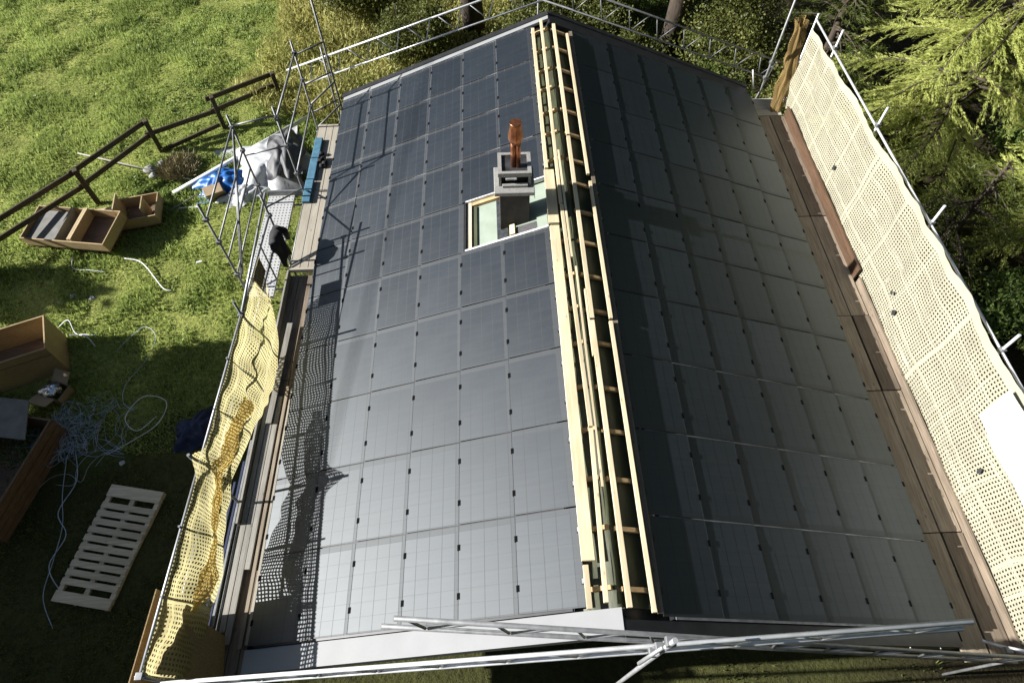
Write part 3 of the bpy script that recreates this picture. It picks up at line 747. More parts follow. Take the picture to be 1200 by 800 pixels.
# decks
for x0, x1 in ((-6.0, -5.80), (-5.79, -5.62), (-5.61, -5.46)):
    m = MB(); m.box((x0, 7.75, -2.60), (x1, 10.2, -2.55)); bevel(m.build('deck_board', M['plank_light'], left), .006)
    m = MB(); m.box((x0, 10.22, -2.60), (x1, 12.7, -2.55)); bevel(m.build('deck_board', M['plank_light'], left), .006)
m = MB(); m.box((-6.02, 7.69, -2.64), (-5.44, 7.745, -2.54)); m.build('deck_edge', M['plank_x'], left)
for x0, x1 in ((-5.99, -5.81), (-5.80, -5.62), (-5.61, -5.44)):
    for y0, y1 in ((-.5, 2.4), (2.42, 4.9), (4.92, 7.6)):
        m = MB(); m.box((x0, y0, -2.68), (x1, y1, -2.64)); bevel(m.build('deck_board', M['plank_dark'], left), .006)
m = MB(); m.box((-6.02, 2.0, -2.64), (-5.985, 7.6, -2.44)); m.build('toe_board', M['plank_grey'], left)
for x in (-5.48, -5.41):
    m = MB(); m.box((x, 1.2, -2.63), (x + .045, 7.55, -2.58)); bevel(m.build('edge_batten', M['plank_light'], left), .004)
m = MB(); m.box((-6.03, 6.2, -1.45), (-6.015, 6.75, -1.05)); m.build('sign_board', M['ply_dark'], left)

right = thing('scaffold', 'tube scaffold along the shaded eave, carrying the cream net', 'scaffold', (6.2, 6, -5.8))
RX = 6.66
for y in (.85, 3.65, 6.45, 9.25, 12.05, 13.4):
    tb('standard', [(RX, y, -6), (RX, y, .12 if y < 13 else -.25)], right, 'alu'); tb('standard', [(5.66, y, -6), (5.66, y, -2.70)], right)
    tb('transom', [(5.6, y, -2.68), (RX + .05, y, -2.68)], right)
for z in (-.30, -1.4, -2.45): tb('guard_rail', [(RX, -.6, z), (RX, 13.4, z - .1)], right, 'alu')
for i, (y0, y1) in enumerate(((-.55, 1.42), (1.44, 4.2), (4.22, 6.0), (6.02, 8.9), (8.92, 12.6))):
    d = .01 * (i % 2)
    for x0, x1, mt in ((5.62, 6.02, 'plank'), (6.06, 6.42, 'plank' if i % 2 else 'plank_dark')):
        m = MB(); m.box((x0 + random.uniform(-.02, .0), y0, -2.64 - d), (x1 + random.uniform(-.015, .01), y1, -2.595 - d)); bevel(m.build('deck_board', M[mt], right), .006)
M['rust_board'] = wood('rust_brown_board', (.105, .062, .036), (.06, .034, .02), 1, rnd=.1)
m = MB(); m.box((6.43, -.5, -2.63), (6.47, 6.9, -2.44)); m.build('toe_board', M['plank_dark'], right)
m = MB(); m.box((6.41, 7.0, -2.63), (6.45, 12.6, -2.30)); o = m.build('toe_board', M['rust_board'], right); o['label'] = 'rust brown toe board along the far half'
m = MB(); m.box((5.60, 12.62, -2.62), (6.36, 12.86, -2.57)); bevel(m.build('deck_board', M['plank_x'], right), .006)
m = MB(); m.box((5.64, 12.90, -2.66), (6.42, 13.4, -2.61)); bevel(m.build('deck_board', M['plank_x'], right), .006)
for k in range(4):
    m = MB(); y = .6 + k * 3.1; m.box((5.56, y, -2.60), (5.64, y + .07, -2.555)); m.build('deck_hook', M['black'], right)

for y in (2.38, 5.33, 7.95):
    coupler((LX, y, rz(y) - .55), left); coupler((LX + .05, y, -2.68), left)
for y, z in ((10.15, -1.15), (10.15, -1.96), (12.6, -.46), (12.6, -1.15), (12.6, -1.92)): coupler((LX, y, z), left)
for y, z in ((7.3, -.54), (9.9, -.42), (7.3, -1.17), (9.9, -1.05), (7.3, -2.17), (9.9, -2.05)): coupler((OX, y, z), left)
for y in (.85, 3.65, 6.45, 9.25, 12.05): coupler((RX, y, -.31), right)

def girder(parent, A, B, depth, n, mat, r=TR, updir=(0, 0, 1), inset=.0):
    """lattice girder: two chords and welded lacing"""
    A, B = Vector(A), Vector(B); d = (B - A).normalized(); up = Vector(updir); up = (up - d * up.dot(d)).normalized() * depth
    m = MB(); m.tube([A, B], r, 12); root = m.build('girder', M[mat], parent)
    m = MB(); m.tube([A - up + d * inset, B - up - d * inset], r, 12); m.build('chord', M[mat], root)
    L = (B - A).length; m = MB(); st = L / n
    for i in range(n):
        p = A + d * (i * st + st * .12); q = A - up + d * (i * st + st * .5); s = A + d * (i * st + st * .88)
        if 0 < i or inset < .2: m.tube([p, q], r * .62, 8)
        m.tube([q, s], r * .62, 8)
    m.build('lacing', M[mat], root); return root
front = thing('scaffold', 'pair of crossed lattice girders over the front gable', 'scaffold', (0, -.62, GZ))
girder(front, (-5.98, -.54, -1.1), (2.85, -.655, 2.02), .40, 11, 'alu', .0255)
girder(front, (-2.42, -.47, 2.25), (6.35, -.61, -1.95), .40, 11, 'galv_dull', .0255)
tb('standard', [(.08, -.72, GZ - .2), (.08, -.72, 2.1)], front, 'galv', .026)
for z, x in ((1.55, .05), (1.2, .05), (1.9, .08)): coupler((x, -.70, z), front)
tb('standard', [(-6.05, -.62, GZ - .1), (-6.05, -.62, -.85)], front, 'galv'); tb('standard', [(6.72, -.5, -6), (6.72, -.5, -1.75)], front, 'galv_dull')
tb('putlog', [(5.9, -.45, -1.95), (6.9, -.75, -1.75)], front, 'alu'); tb('putlog', [(5.8, -.3, -2.3), (6.8, -.72, -2.05)], front, 'galv')
for p in ((6.2, -.55, -1.95), (6.45, -.62, -1.8), (6.05, -.45, -2.2)): coupler(p, front)
m = MB(); m.tube([(.05, -.72, 1.7), (-.12, -.80, 1.25)], .02, 8); m.build('swivel_tube', M['galv'], front)
m = MB(); m.box((2.9, .28, GZ + 1.2), (4.2, .75, GZ + 1.3)); m.build('ledge', M['stone'], house)

back = thing('scaffold', 'lattice girders and posts around the far gable', 'scaffold', (0, 13.7, GZ))
girder(back, (-6.75, 13.72, -1.62), (1.2, 13.72, 1.02), .5, 10, 'alu', .0245, inset=.25)
girder(back, (6.28, 13.5, -1.62), (-1.0, 13.62, .98), .5, 10, 'galv_dull', .0245)
tb('standard', [(-5.52, 13.62, GZ - .1), (-5.62, 13.62, 1.2)], back, 'galv_dull', .028); tb('standard', [(-5.70, 13.66, GZ - .1), (-5.70, 13.66, -.95)], back, 'galv_dull')
tb('standard', [(5.86, 13.42, -6), (5.98, 13.42, 1.2)], back, 'galv_dull', .028); tb('standard', [(-.2, 13.8, GZ), (-.2, 13.8, 1.2)], back, 'galv_dull')
tb('brace', [(5.86, 13.4, -2.6), (6.05, 13.45, -1.6)], back, 'alu', .018); tb('brace', [(5.7, 13.4, -2.3), (5.55, 13.5, -1.8)], back, 'alu', .018)
for z in (-1.9, -2.6): tb('guard_rail', [(-6.05, 12.65, z), (-5.55, 13.6, z)], back)
for p in ((-5.6, 13.66, -1.25), (-5.6, 13.66, -1.75), (5.95, 13.44, -1.55), (5.93, 13.44, -2.0)): coupler(p, back)

# ------------------------------------------------------------------ nets
def sheet_mesh(name, mat, fn, nu, nv, uvscale, parent=None, off=(0, 0, 0)):
    V = []; UV = []
    for j in range(nv + 1):
        for i in range(nu + 1):
            u, v = i / nu, j / nv; V.append(fn(u, v)); UV.append((u * uvscale[0], v * uvscale[1]))
    F = [(j * (nu + 1) + i, j * (nu + 1) + i + 1, (j + 1) * (nu + 1) + i + 1, (j + 1) * (nu + 1) + i) for j in range(nv) for i in range(nu)]
    m = MB(); m.add(V, F, True); o = m.build(name, mat, parent, off)
    uv = o.data.uv_layers.new(name='UVMap')
    for l in o.data.loops: uv.data[l.index].uv = UV[l.vertex_index]
    return o
def interp(x, K):
    if x <= K[0][0]: return K[0][1:]
    for a, b in zip(K[:-1], K[1:]):
        if x <= b[0]:
            t = (x - a[0]) / (b[0] - a[0]); return tuple(p + (q - p) * t for p, q in zip(a[1:], b[1:]))
    return K[-1][1:]
BOT = [(-.45, -5.92, -2.0), (.18, -5.88, -1.80), (.94, -5.86, -1.94), (1.78, -5.86, -1.66), (2.5, -5.85, -1.55), (2.75, -5.86, -1.64), (3.65, -5.86, -2.10), (4.4, -5.86, -2.35), (5.02, -5.86, -2.56), (5.6, -5.87, -2.36), (6.1, -5.94, -1.9), (6.75, -6.04, -1.08)]
def ynet(u, v):
    y = -.48 + 7.24 * u
    zt = rz(y) + .02 + .30 * math.exp(-((y - 2.40) / .16) ** 2) * (1) - .0
    xb, zb = interp(y, BOT)
    bow = math.sin(v * math.pi)
    amp = min(1, (6.76 - y) / 1.2)
    w = .04 * math.sin(y * 3.1 + v * 6.5 + math.sin(y * 1.7) * 2) + .03 * math.sin(y * 7.3 - v * 8 + 2 * math.sin(y * .9 + 1)) + .013 * math.sin(y * 19 + v * 13 + 3 * math.sin(y * 2.1))
    x = LX + (xb - LX) * v ** .85 + amp * (w * (.15 + bow) + .05 * bow * math.sin(y * 1.9 + .6) + .05 * bow)
    z = zt + (zb - zt) * v - amp * (.03 * bow * math.sin(y * 5.1 + 4 * v) + .03 * v * math.sin(y * 9 + 2 * math.sin(3 * y)))
    x += .10 * math.exp(-((y - 2.40) / .18) ** 2) * math.sin(v * 3.14) * -.6
    return (x + .03, y + .10 * v * math.sin(y * 2.3) * amp, z)
o = sheet_mesh('debris_net', M['net_yellow'], ynet, 190, 40, (7.6, 1.55), None, (LX, 3.1, -1.4)); tag(o, 'crumpled yellow debris net hanging from the sunny eave scaffold rail', 'net')
# the net is doubled over along one diagonal fold
def yfold(u, v):
    y = 3.75 - 3.45 * u
    c = .30 + .34 * math.sin(u * 2.2 + .2) * (1 - .35 * u); vv = c + (v - .5) * (.16 + .34 * math.sin(u * 3.1) * (.65 + .35 * math.sin(u * 7)))
    x, yy, z = ynet((y + .48) / 7.24, max(0, min(1, vv)))
    return (x + .075 + .02 * math.sin(v * 9 + u * 14), yy, z + .06)
fold = sheet_mesh('fold', M['net_amber'], yfold, 90, 10, (3.6, .5), o); fold.location = (0, 0, 0)
def cnet(u, v):
    y = -.75 + 13.9 * u
    zt = -.22 - .035 * max(0, y - 6) - .018 * abs(math.sin((y + .85) * math.pi / 2.8)) ; zb = -2.52
    lean = .03 * math.sin(y * 2.2) * (1 - v) + .035 * math.sin(v * 3.14) * math.sin(y * 1.12 + .4)
    pucker = .007 * math.sin(y * 17 + v * 4) + .03 * math.sin(y * 4.5 - v * 5 + 2 * math.sin(y)) * v
    return (6.49 + lean + pucker + .05 * v - .03 * abs(math.sin((y + .85) * math.pi / 2.8)) * v, y + .02 * math.sin(v * 9), zb + (zt - zb) * v)
cn = sheet_mesh('debris_net', M['net_cream'], cnet, 200, 24, (13.9, 2.3), None, (6.5, 6, -1.4)); tag(cn, 'cream debris net standing along the shaded eave', 'net')
def wsheet(u, v):
    y = -.7 + 3.6 * u; return (6.43 + .02 * math.sin(y * 5 + v * 3), y, -1.12 + .86 * v)
ws = sheet_mesh('tarpaulin', M['sheet_white'], wsheet, 40, 8, (3.6, .9), None, (6.5, 1, -.7)); tag(ws, 'glaring white sheet tied over the upper near end of the cream net', 'tarpaulin')
def roll(u, v):
    a = v * 2 * math.pi; y0 = 12.75 + 1.1 * u + .1 * math.sin(u * 4); z0 = -2.58 + 1.95 * u ** 1.1; x0 = 6.20 + .30 * min(1, u * 2.2)
    r = .10 + .13 * math.sin(min(1, u * 1.15) * 2.6) * (1 - .55 * u) + .035 * math.sin(a * 4 + u * 9) + .025 * math.sin(a * 7 - 5 * u) + .02 * math.sin(u * 26)
    return (x0 + r * math.cos(a), y0 + .8 * r * math.sin(a) , z0 + .5 * r * math.sin(a))
o = sheet_mesh('rolled_net', M['net_tan'], roll, 70, 48, (2.6, .9), None, (6.4, 13.3, -1.5)); tag(o, 'bunched tan net tied up at the far end of the cream net', 'net')
for i, (y, z, sz) in enumerate(((5.95, -1.75, .045), (5.6, -1.95, .06), (9.6, -1.75, .07), (2.15, -1.65, .06))):
    m = MB(); n = 9; V = [(6.44, y + sz * math.cos(6.283 * k / n) * random.uniform(.4, 1), z + sz * math.sin(6.283 * k / n) * random.uniform(.7, 1.4)) for k in range(n)]
    V += [(6.445, b, c) for a, b, c in V]
    m.add(V, [tuple(range(n)), tuple(range(2 * n - 1, n - 1, -1))] + [(k, (k + 1) % n, n + (k + 1) % n, n + k) for k in range(n)]); p = m.build('patch', M['bitumen'], cn); p['label'] = 'dark torn patch in the cream net'

# ------------------------------------------------------------------ loose timber and metal on the left deck
for i, (x, w, y0, y1, z, lab, mt) in enumerate([
        (-5.93, .09, .30, 4.50, -2.58, 'grey timber plank on the deck, outermost under the net edge', 'plank_grey'),
        (-5.82, .10, .12, 4.52, -2.57, 'grey timber plank on the deck, second in from the net', 'plank_grey'),
        (-5.71, .09, 1.25, 4.50, -2.56, 'shorter grey timber plank in the middle of the deck bundle', 'plank_grey'),
        (-5.59, .06, .05, 4.72, -2.55, 'narrow brown timber batten beside the roof edge', 'plank'),
        (-5.50, .05, .10, 4.68, -2.56, 'pale narrow batten nearest the roof edge', 'plank_light'),
        (-5.80, .11, 3.9, 6.2, -2.50, 'loose plank lying over the far ends of the deck bundle', 'plank_grey')]):
    m = MB(); m.bar((x, y0, z), (x + (.05 if i == 5 else .015), y1, z), w, .05); bevel(tag(m.build('timber_plank', M[mt], None, (x, (y0 + y1) / 2, z - .025)), lab, 'plank', 'planks stacked on the sunny side deck'), .004)
for i, (x, z, lab) in enumerate([(-6.12, -2.58, 'dark metal rail beside the planks, closest to the deck'), (-6.19, -2.62, 'dark blue metal rail under the net, middle one'), (-6.27, -2.60, 'dark metal rail under the net, outermost')]):
    m = MB(); m.bar((x, -.2, z), (x + .03, 3.6 - .4 * i, z), .035, .05); tag(m.build('metal_rail', M['galv_dull' if i == 0 else 'blue_dark'], None, (x, 1.5, z - .025)), lab, 'rail', 'metal rails beside the planks')
for nm, lab, a, b, c_, tt in (('osb_board', 'chipboard sheet standing outside the front corner rail', (-6.30, .66, -1.02), (-6.42, -.5, -1.0), -1.3, 0),):
    m = MB(); m.add([(-6.28, .62, -.95), (-6.34, -.62, -.98), (-6.20, -.62, -2.55), (-6.16, .55, -2.55)], [(0, 1, 2, 3)])
    o = m.build(nm, M['osb'], None, (-6.25, 0, -2.55)); o.modifiers.new('t', 'SOLIDIFY').thickness = .015; tag(o, lab, 'board')
m = MB(); m.add([(-6.0, .42, -.98), (-5.98, -.45, -.90), (-5.66, -.42, -2.3), (-5.75, .2, -2.3)], [(0, 1, 2, 3)])
o = m.build('osb_board', M['osb'], None, (-5.9, 0, -2.3)); o.modifiers.new('t', 'SOLIDIFY').thickness = .015; tag(o, 'chipboard sheet inside the front corner under the yellow net', 'board')
# blue foam mat, pouch, jacket
m = MB()
for k in range(3): m.box((-6.03 + .01 * k, 9.75 + .78 * k, -2.55), (-5.83 + .01 * k, 10.50 + .78 * k, -2.46))
o = bevel(m.build('foam_mat', M['blue_mat'], None, (-5.93, 10.9, -2.55)), .02, 3); tag(o, 'long folded blue foam mat on the pale deck boards', 'mat')
def blob(c, r, n=10, j=.25, seed=0):
    rd = random.Random(seed); V = []; F = []; h = n // 2
    for a in range(h + 1):
        for b in range(n):
            ph = math.pi * a / h; t = 2 * math.pi * b / n; k = 1 + rd.uniform(-j, j)
            V.append((c[0] + r[0] * math.sin(ph) * math.cos(t) * k, c[1] + r[1] * math.sin(ph) * math.sin(t) * k, c[2] + r[2] * math.cos(ph) * k))
    for a in range(h):
        for b in range(n): F.append((a * n + b, (a + 1) * n + b, (a + 1) * n + (b + 1) % n, a * n + (b + 1) % n))
    return V, F
def cloth(name, mat, c, r, lab, cat, n=22, j=.22, seed=1, sub=1):
    m = MB(); V, F = blob(c, r, n, j, seed); m.add(V, F, True); o = m.build(name, M[mat], None, (c[0], c[1], c[2] - r[2]))
    md = o.modifiers.new('s', 'SUBSURF'); md.levels = md.render_levels = sub; return tag(o, lab, cat)
m = MB()
for q in range(5): V, F = blob((-5.78 + .07 * (q % 3), 11.2 + .09 * q * (1 if q % 2 else -.5), -2.49), (.07, .06, .05), 10, .3, q); m.add(V, F, True)
m.tube([(-5.85, 11.1, -2.47), (-5.7, 11.3, -2.44), (-5.6, 11.15, -2.5)], .02, 6)
tag(m.build('tool_pouch', M['cloth_black'], None, (-5.72, 11.2, -2.55)), 'black tool pouch lying on the blue foam mat edge', 'pouch')
def jacket():
    m = MB(); V = []; F = []; nu, nv = 16, 14
    for j in range(nv + 1):
        for i in range(nu + 1):
            u, v = i / nu, j / nv; a = (u - .5) * 2
            w = .26 * (1 - .25 * abs(v - .4)) + .05 * math.sin(v * 8)
            dx = .10 + .09 * math.cos(a * 2.2) * (1 - .3 * v) + .03 * math.sin(a * 9 + v * 3); s = 0 if v < .12 else (v - .12)
            V.append((-6.05 + dx * (1 if v > .06 else 0), 7.62 + a * w + .10 * v, -1.36 + .03 * math.cos(a * 3) - s * (.85 + .12 * math.sin(u * 11))))
    for j in range(nv):
        for i in range(nu): q = j * (nu + 1) + i; F.append((q, q + 1, q + nu + 2, q + nu + 1))
    m.add(V, F, True); m.tube([(-6.0, 7.85, -1.40), (-5.9, 8.0, -1.62), (-5.92, 8.05, -1.9)], [.08, .075, .055], 9)
    o = m.build('jacket', M['cloth_black'], None, (-6.0, 7.65, -2.1)); o.modifiers.new('t', 'SOLIDIFY').thickness = .02; tag(o, 'black jacket hung over the scaffold rail above the perforated platform', 'jacket')
jacket()

# ------------------------------------------------------------------ meadow fence
fx = [(-15.0, 10.0), (-13.03, 12.51), (-11.82, 14.79), (-10.10, 15.88), (-8.48, 17.23)]
f = thing('wooden_fence', 'weathered brown post and rail fence along the meadow', 'fence', (-12, 14.5, GZ))
tops = []
for (x, y), h, lx, ly in zip(fx, (1.2, 1.25, 1.15, 1.12, 1.0), (-.08, -.03, .02, .0, .0), (0, .05, .0, .05, 0)):
    g = float(ground_h(x, y)); m = MB(); m.bar((x, y, g - .2), (x + lx, y + ly, g + h), .15, .13, (.88, .47, 0)); bevel(m.build('post', M['fence'], f), .012)
    tops.append((Vector((x, y, g)), Vector((x + lx, y + ly, g + h))))
for i in range(4):
    (a0, a1), (b0, b1) = tops[i], tops[i + 1]
    off = Vector((-.09, .05, 0))
    for t0, t1 in ((.93, .90), (.55, .52)):
        if i == 2 and t0 > .9: continue
        p, q = a0.lerp(a1, t0) + off, b0.lerp(b1, t1) + off; d = (q - p).normalized() * .14
        m = MB(); m.bar(p - d, q + d, .055, .15); bevel(m.build('rail', M['fence'], f), .01)
m = MB(); p, q = tops[2][0] + Vector((.08, -.1, .10)), tops[3][0] + Vector((-.05, -.12, .22)); m.bar(p, q, .06, .13); o = m.build('rail', M['fence'], f); o['label'] = 'fallen rail lying low between two posts'

# ------------------------------------------------------------------ crates, pallet and litter on the left ground
def axes(deg): a = R(deg); return Vector((math.cos(a), math.sin(a), 0)), Vector((-math.sin(a), math.cos(a), 0))
def tray(root, O, u, v, w, L, W, H, t, wall, floor, nu=1):
    """open box: five panels, each its own part"""
    O = Vector(O); w = Vector(w)
    for nm, o_, X, Y, Z, mt in (('base_panel', O, u * L, v * W, w * t, floor),
                            ('side_panel', O + w * t, u * L, v * t, w * (H - t), wall), ('side_panel', O + v * (W - t) + w * t, u * L, v * t, w * (H - t), wall),
                            ('end_panel', O + v * t + w * t, u * t, v * (W - 2 * t), w * (H - t), wall), ('end_panel', O + u * (L - t) + v * t + w * t, u * t, v * (W - 2 * t), w * (H - t), wall)):
        m = MB(); m.frame(o_, X, Y, Z); bevel(m.build(nm, M[mt], root), .004)
# big open crate, mouth up, running out of the picture
u, v = axes(22 + 180); v = -v
cr = thing('crate', 'big open plywood crate standing mouth up at the left edge', 'crate', (-12.6, 7.0, GZ))
uu = Vector((-.927, -.375, 0)); vv = Vector((-.375, .927, 0))
tray(cr, (-11.9, 6.78, GZ), uu, vv, (0, 0, 1), 2.5, 1.05, 1.02, .035, 'ply', 'ply_in')
for k in (0, 1):
    m = MB(); O = Vector((-11.9, 6.78, GZ)) + vv * (.0 if k == 0 else 0) + Vector((0, 0, .78)) - vv * .012
    if k == 0: m.frame(O, uu * 2.5, vv * .011, Vector((0, 0, .012))); m.build('nail_strip', M['ply_dark'], cr)
# liner inside
m = MB(); m.frame(Vector((-11.9, 6.78, GZ + .04)) + uu * .04 + vv * .04, uu * 2.4, vv * .97, Vector((0, 0, .30))); m.build('crate_filling', M['ply_in'], cr)
# tray crates near the fence
u, v = axes(-12)
c2 = thing('crate', 'long shallow open crate with grey liner and dividers beside the fence', 'crate', (-13.0, 10.9, GZ))
w = Vector((0, 0, 1)); O = Vector((-14.40, 10.88, GZ + .12)); w2 = (Vector((.10, -.12, 1))).normalized()
uT = (u + Vector((0, 0, .08))).normalized(); vT = (v + Vector((0, 0, .14))).normalized(); wT = uT.cross(vT)
tray(c2, O, uT, vT, wT, 2.6, 1.12, .34, .03, 'ply', 'ply_in')
for (a, b, h, mt, nm) in ((.06, .95, .30, 'ply_grey', 'liner_panel'), (1.0, 1.05, .36, 'ply_grey', 'divider'), (1.50, 1.56, .40, 'ply_pale', 'divider'), (1.42, 1.47, .38, 'ply_pale', 'divider')):
    m = MB()
    if nm == 'liner_panel': m.frame(O + uT * a + vT * .05 + wT * .18, uT * (b - a), vT * 1.0, wT * .03)
    else: m.frame(O + uT * a + vT * .035 + wT * .03, uT * (b - a) + wT * 0, vT * 1.05, wT * h + uT * .10)
    m.build(nm, M[mt], c2)
m = MB(); m.frame(Vector((-14.2, 11.0, GZ - .1)), u * 2.2, v * .8, Vector((0, 0, .2))); m.build('skid', M['ply_dark'], c2)
c3 = thing('crate', 'broken plywood crate with an upright board, behind the shallow crate', 'crate', (-11.8, 12.0, GZ))
u3, v3 = axes(10); O = Vector((-12.0, 11.35, GZ + .06)); u3 = (u3 + Vector((0, 0, .05))).normalized(); w3 = u3.cross(v3)
tray(c3, O, u3, v3, w3, 1.1, .95, .36, .03, 'ply', 'ply_in')
m = MB(); m.frame(O + u3 * .05 + v3 * .05 + w3 * .05, u3 * .10 + w3 * .75, v3 * .62, u3 * .03); m.build('upright_board', M['ply_pale'], c3)
m = MB(); m.frame(O + u3 * .78 + v3 * .1 + w3 * .05, w3 * .55, v3 * .5, u3 * .03); m.build('divider', M['ply'], c3)
m = MB(); m.frame(O - u3 * 1.35 + v3 * .35 + w3 * .10, u3 * 1.3, v3 * .62, w3 * .03); m.build('lid_panel', M['ply_pale'], c3)
m = MB(); m.frame(O - u3 * .75 + v3 * .45 + w3 * .13, u3 * .18, v3 * .25, w3 * .12); m.build('block', M['ply_dark'], c3)
# cardboard box with foil
bx = thing('cardboard_box', 'small torn cardboard box in front of the big crate', 'box', (-12.0, 6.15, GZ))
u4, v4 = axes(-18); tray(bx, (-12.25, 5.98, GZ), u4, v4, (0, 0, 1), .58, .42, .30, .012, 'card', 'card')
m = MB(); O = Vector((-12.25, 5.98, GZ + .30)); m.frame(O, u4 * .5, -v4 * .26 + Vector((0, 0, .10)), Vector((0, 0, .01))); m.build('flap', M['card'], bx)
m = MB(); m.frame(O + v4 * .42 + u4 * .1, u4 * .42, v4 * .25 + Vector((0, 0, .16)), Vector((0, 0, .01))); m.build('flap', M['card'], bx)
cloth('foil_sheet', 'foil', (-11.93, 6.08, GZ + .32), (.24, .17, .10), 'crumpled silver foil stuffed in the small cardboard box', 'foil', 18, .35, 4, 0)
# brown crate with lid at the left edge
c5 = thing('crate', 'dark brown slatted crate in the shade at the lower left edge', 'crate', (-12.5, 4.3, GZ))
u5, v5 = Vector((-.98, .19, 0)), Vector((.19, .98, 0))
tray(c5, (-11.75, 2.6, GZ), u5, v5, (0, 0, 1), 1.6, 2.5, .80, .04, 'ply_dark', 'ply_in')
for k in range(4):
    m = MB(); m.frame(Vector((-11.75, 2.6, GZ + .08 + .18 * k)) - u5 * .022, u5 * .02, v5 * 2.5, Vector((0, 0, .12))); m.build('slat', M['ply_dark'], c5)
m = MB(); m.frame((-11.62, 4.55, GZ + .83), Vector((-1.5, .2, .05)), Vector((-.25, .95, .03)), Vector((0, 0, .03))); tag(bevel(m.build('plywood_sheet', M['ply_grey'], None, (-12.3, 5.0, GZ + .83)), .003), 'grey plywood sheet lying on the dark brown crate', 'board')
# pallet
pal = thing('pallet', 'long pale wooden pallet lying on the dark grass', 'pallet', (-9.6, 2.3, GZ))
A = Vector((-9.92, 3.78, GZ + .10)); B = Vector((-8.74, 3.55, GZ + .10)); D_ = Vector((-9.47, 1.33, GZ + .10))
pu = (B - A).normalized(); pv = (D_ - A); pv = (pv - pu * pv.dot(pu)).normalized(); PW, PLn = 1.20, 2.42
for q in (0, .55, 1.10):
    m = MB(); m.frame(A + pu * q + Vector((0, 0, -.10)), pu * .10, pv * PLn, Vector((0, 0, .095))); bevel(m.build('stringer', M['pallet'], pal), .004)
pos = 0.0
for i, (wd, gp) in enumerate([(.26, .13)] + [(.125, .05)] * 9 + [(.125, .12), (.30, 0)]):
    if pos + wd > PLn + .03: wd = PLn - pos
    m = MB(); m.frame(A + pv * pos + Vector((0, 0, -.003 + .001 * (i % 3))) - pu * random.uniform(0, .012), pu * (PW + random.uniform(-.008, .01)), pv * wd, Vector((0, 0, .024))); bevel(m.build('deck_slat', M['pallet'], pal), .004); pos += wd + gp
# strapping
def curl(c, n, r, seed, z=.05, step=.35):
    rd = random.Random(seed); p = Vector(c); a = rd.uniform(0, 6.28); out = []; k = rd.choice((-1, 1)) * rd.uniform(.6, 1.8)
    for i in range(n):
        out.append(p.copy()); k += rd.gauss(0, .5); k = max(-2.6, min(2.6, k)); a += k * .35
        p = p + Vector((math.cos(a), math.sin(a), 0)) * step * r
        dv = Vector((c[0] - p.x, c[1] - p.y, 0))
        if dv.length > r: a = math.atan2(dv.y, dv.x) + rd.uniform(-.8, .8)
        p.z = GZ + z + rd.uniform(0, .25 if r < 1 else .06)
    return out
def smooth_pts(P, k=4):
    out = []
    for i in range(len(P) - 1):
        p0, p1, p2, p3 = P[max(i - 1, 0)], P[i], P[i + 1], P[min(i + 2, len(P) - 1)]
        for j in range(k):
            t = j / k
            out.append(.5 * ((2 * p1) + (p2 - p0) * t + (2 * p0 - 5 * p1 + 4 * p2 - p3) * t * t + (3 * p1 - p0 - 3 * p2 + p3) * t ** 3))
    out.append(P[-1]); return out
m = MB()
for s in range(34): m.tube(smooth_pts(curl((-11.25 + random.gauss(0, .12), 5.0 + random.gauss(0, .15), GZ), 16, .55, 100 + s)), .0045, 4)
for s in range(7): m.tube(smooth_pts(curl((-11.1, 4.9, GZ), 14, 1.1, 200 + s)), .005, 4)
tag(m.build('strapping_tangle', M['strap'], None, (-11.25, 5, GZ)), 'big tangle of pale blue plastic straps on the shaded grass', 'straps')
def strap(P, lab, mt='strap', r=.007):
    m = MB(); m.tube(smooth_pts([Vector((x, y, GZ + z)) for x, y, z in P], 6), r, 5); tag(m.build('plastic_strap', M[mt], None, (P[0][0], P[0][1], GZ)), lab, 'strap', 'loose straps on the ground')
strap([(-11.0, 4.6, .1), (-10.75, 3.9, .08), (-10.9, 3.2, .08), (-10.55, 2.7, .1), (-10.7, 2.1, .07), (-10.3, 1.6, .07), (-9.9, 1.3, .06)], 'long pale strap trailing from the tangle past the pallet', 'strap', .010)
strap([(-11.15, 4.5, .1), (-10.95, 3.6, .08), (-10.7, 2.9, .09), (-10.65, 2.2, .07), (-10.6, 1.5, .07), (-10.2, .9, .06)], 'second pale strap trailing from the tangle, left of the first', 'strap', .008)
strap([(-12.6, 8.0, .1), (-12.3, 8.15, .25), (-12.1, 7.85, .1), (-11.75, 7.7, .12), (-11.5, 7.45, .06)], 'bright white strap curling out beside the big crate', 'strap_white', .014)
strap([(-12.2, 7.75, .15), (-11.9, 7.8, .1), (-11.55, 7.75, .1)], 'short white strap beside the big crate corner', 'strap_white', .012)
strap([(-10.9, 7.3, .08), (-10.6, 7.7, .15), (-10.3, 7.9, .2), (-10.0, 7.6, .15), (-10.1, 7.0, .08), (-10.4, 6.3, .07), (-10.3, 5.8, .08), (-10.0, 5.6, .1)], 'thin loop of strap crossing the edge of the crate shadow', 'strap', .007)
strap([(-9.4, 5.4, .12), (-9.7, 5.0, .2), (-10.0, 5.3, .3), (-9.7, 5.8, .35), (-9.2, 5.7, .25), (-9.3, 5.2, .15), (-9.8, 4.8, .1), (-10.3, 4.5, .06)], 'double looped strap on the small sunlit patch', 'strap_white', .009)
strap([(-11.6, 10.3, .1), (-11.2, 10.2, .1), (-10.9, 9.95, .12), (-10.6, 9.6, .08), (-10.25, 9.2, .1), (-10.05, 9.15, .06)], 'white strap on the sunny grass in front of the shallow crate', 'strap_white', .016)
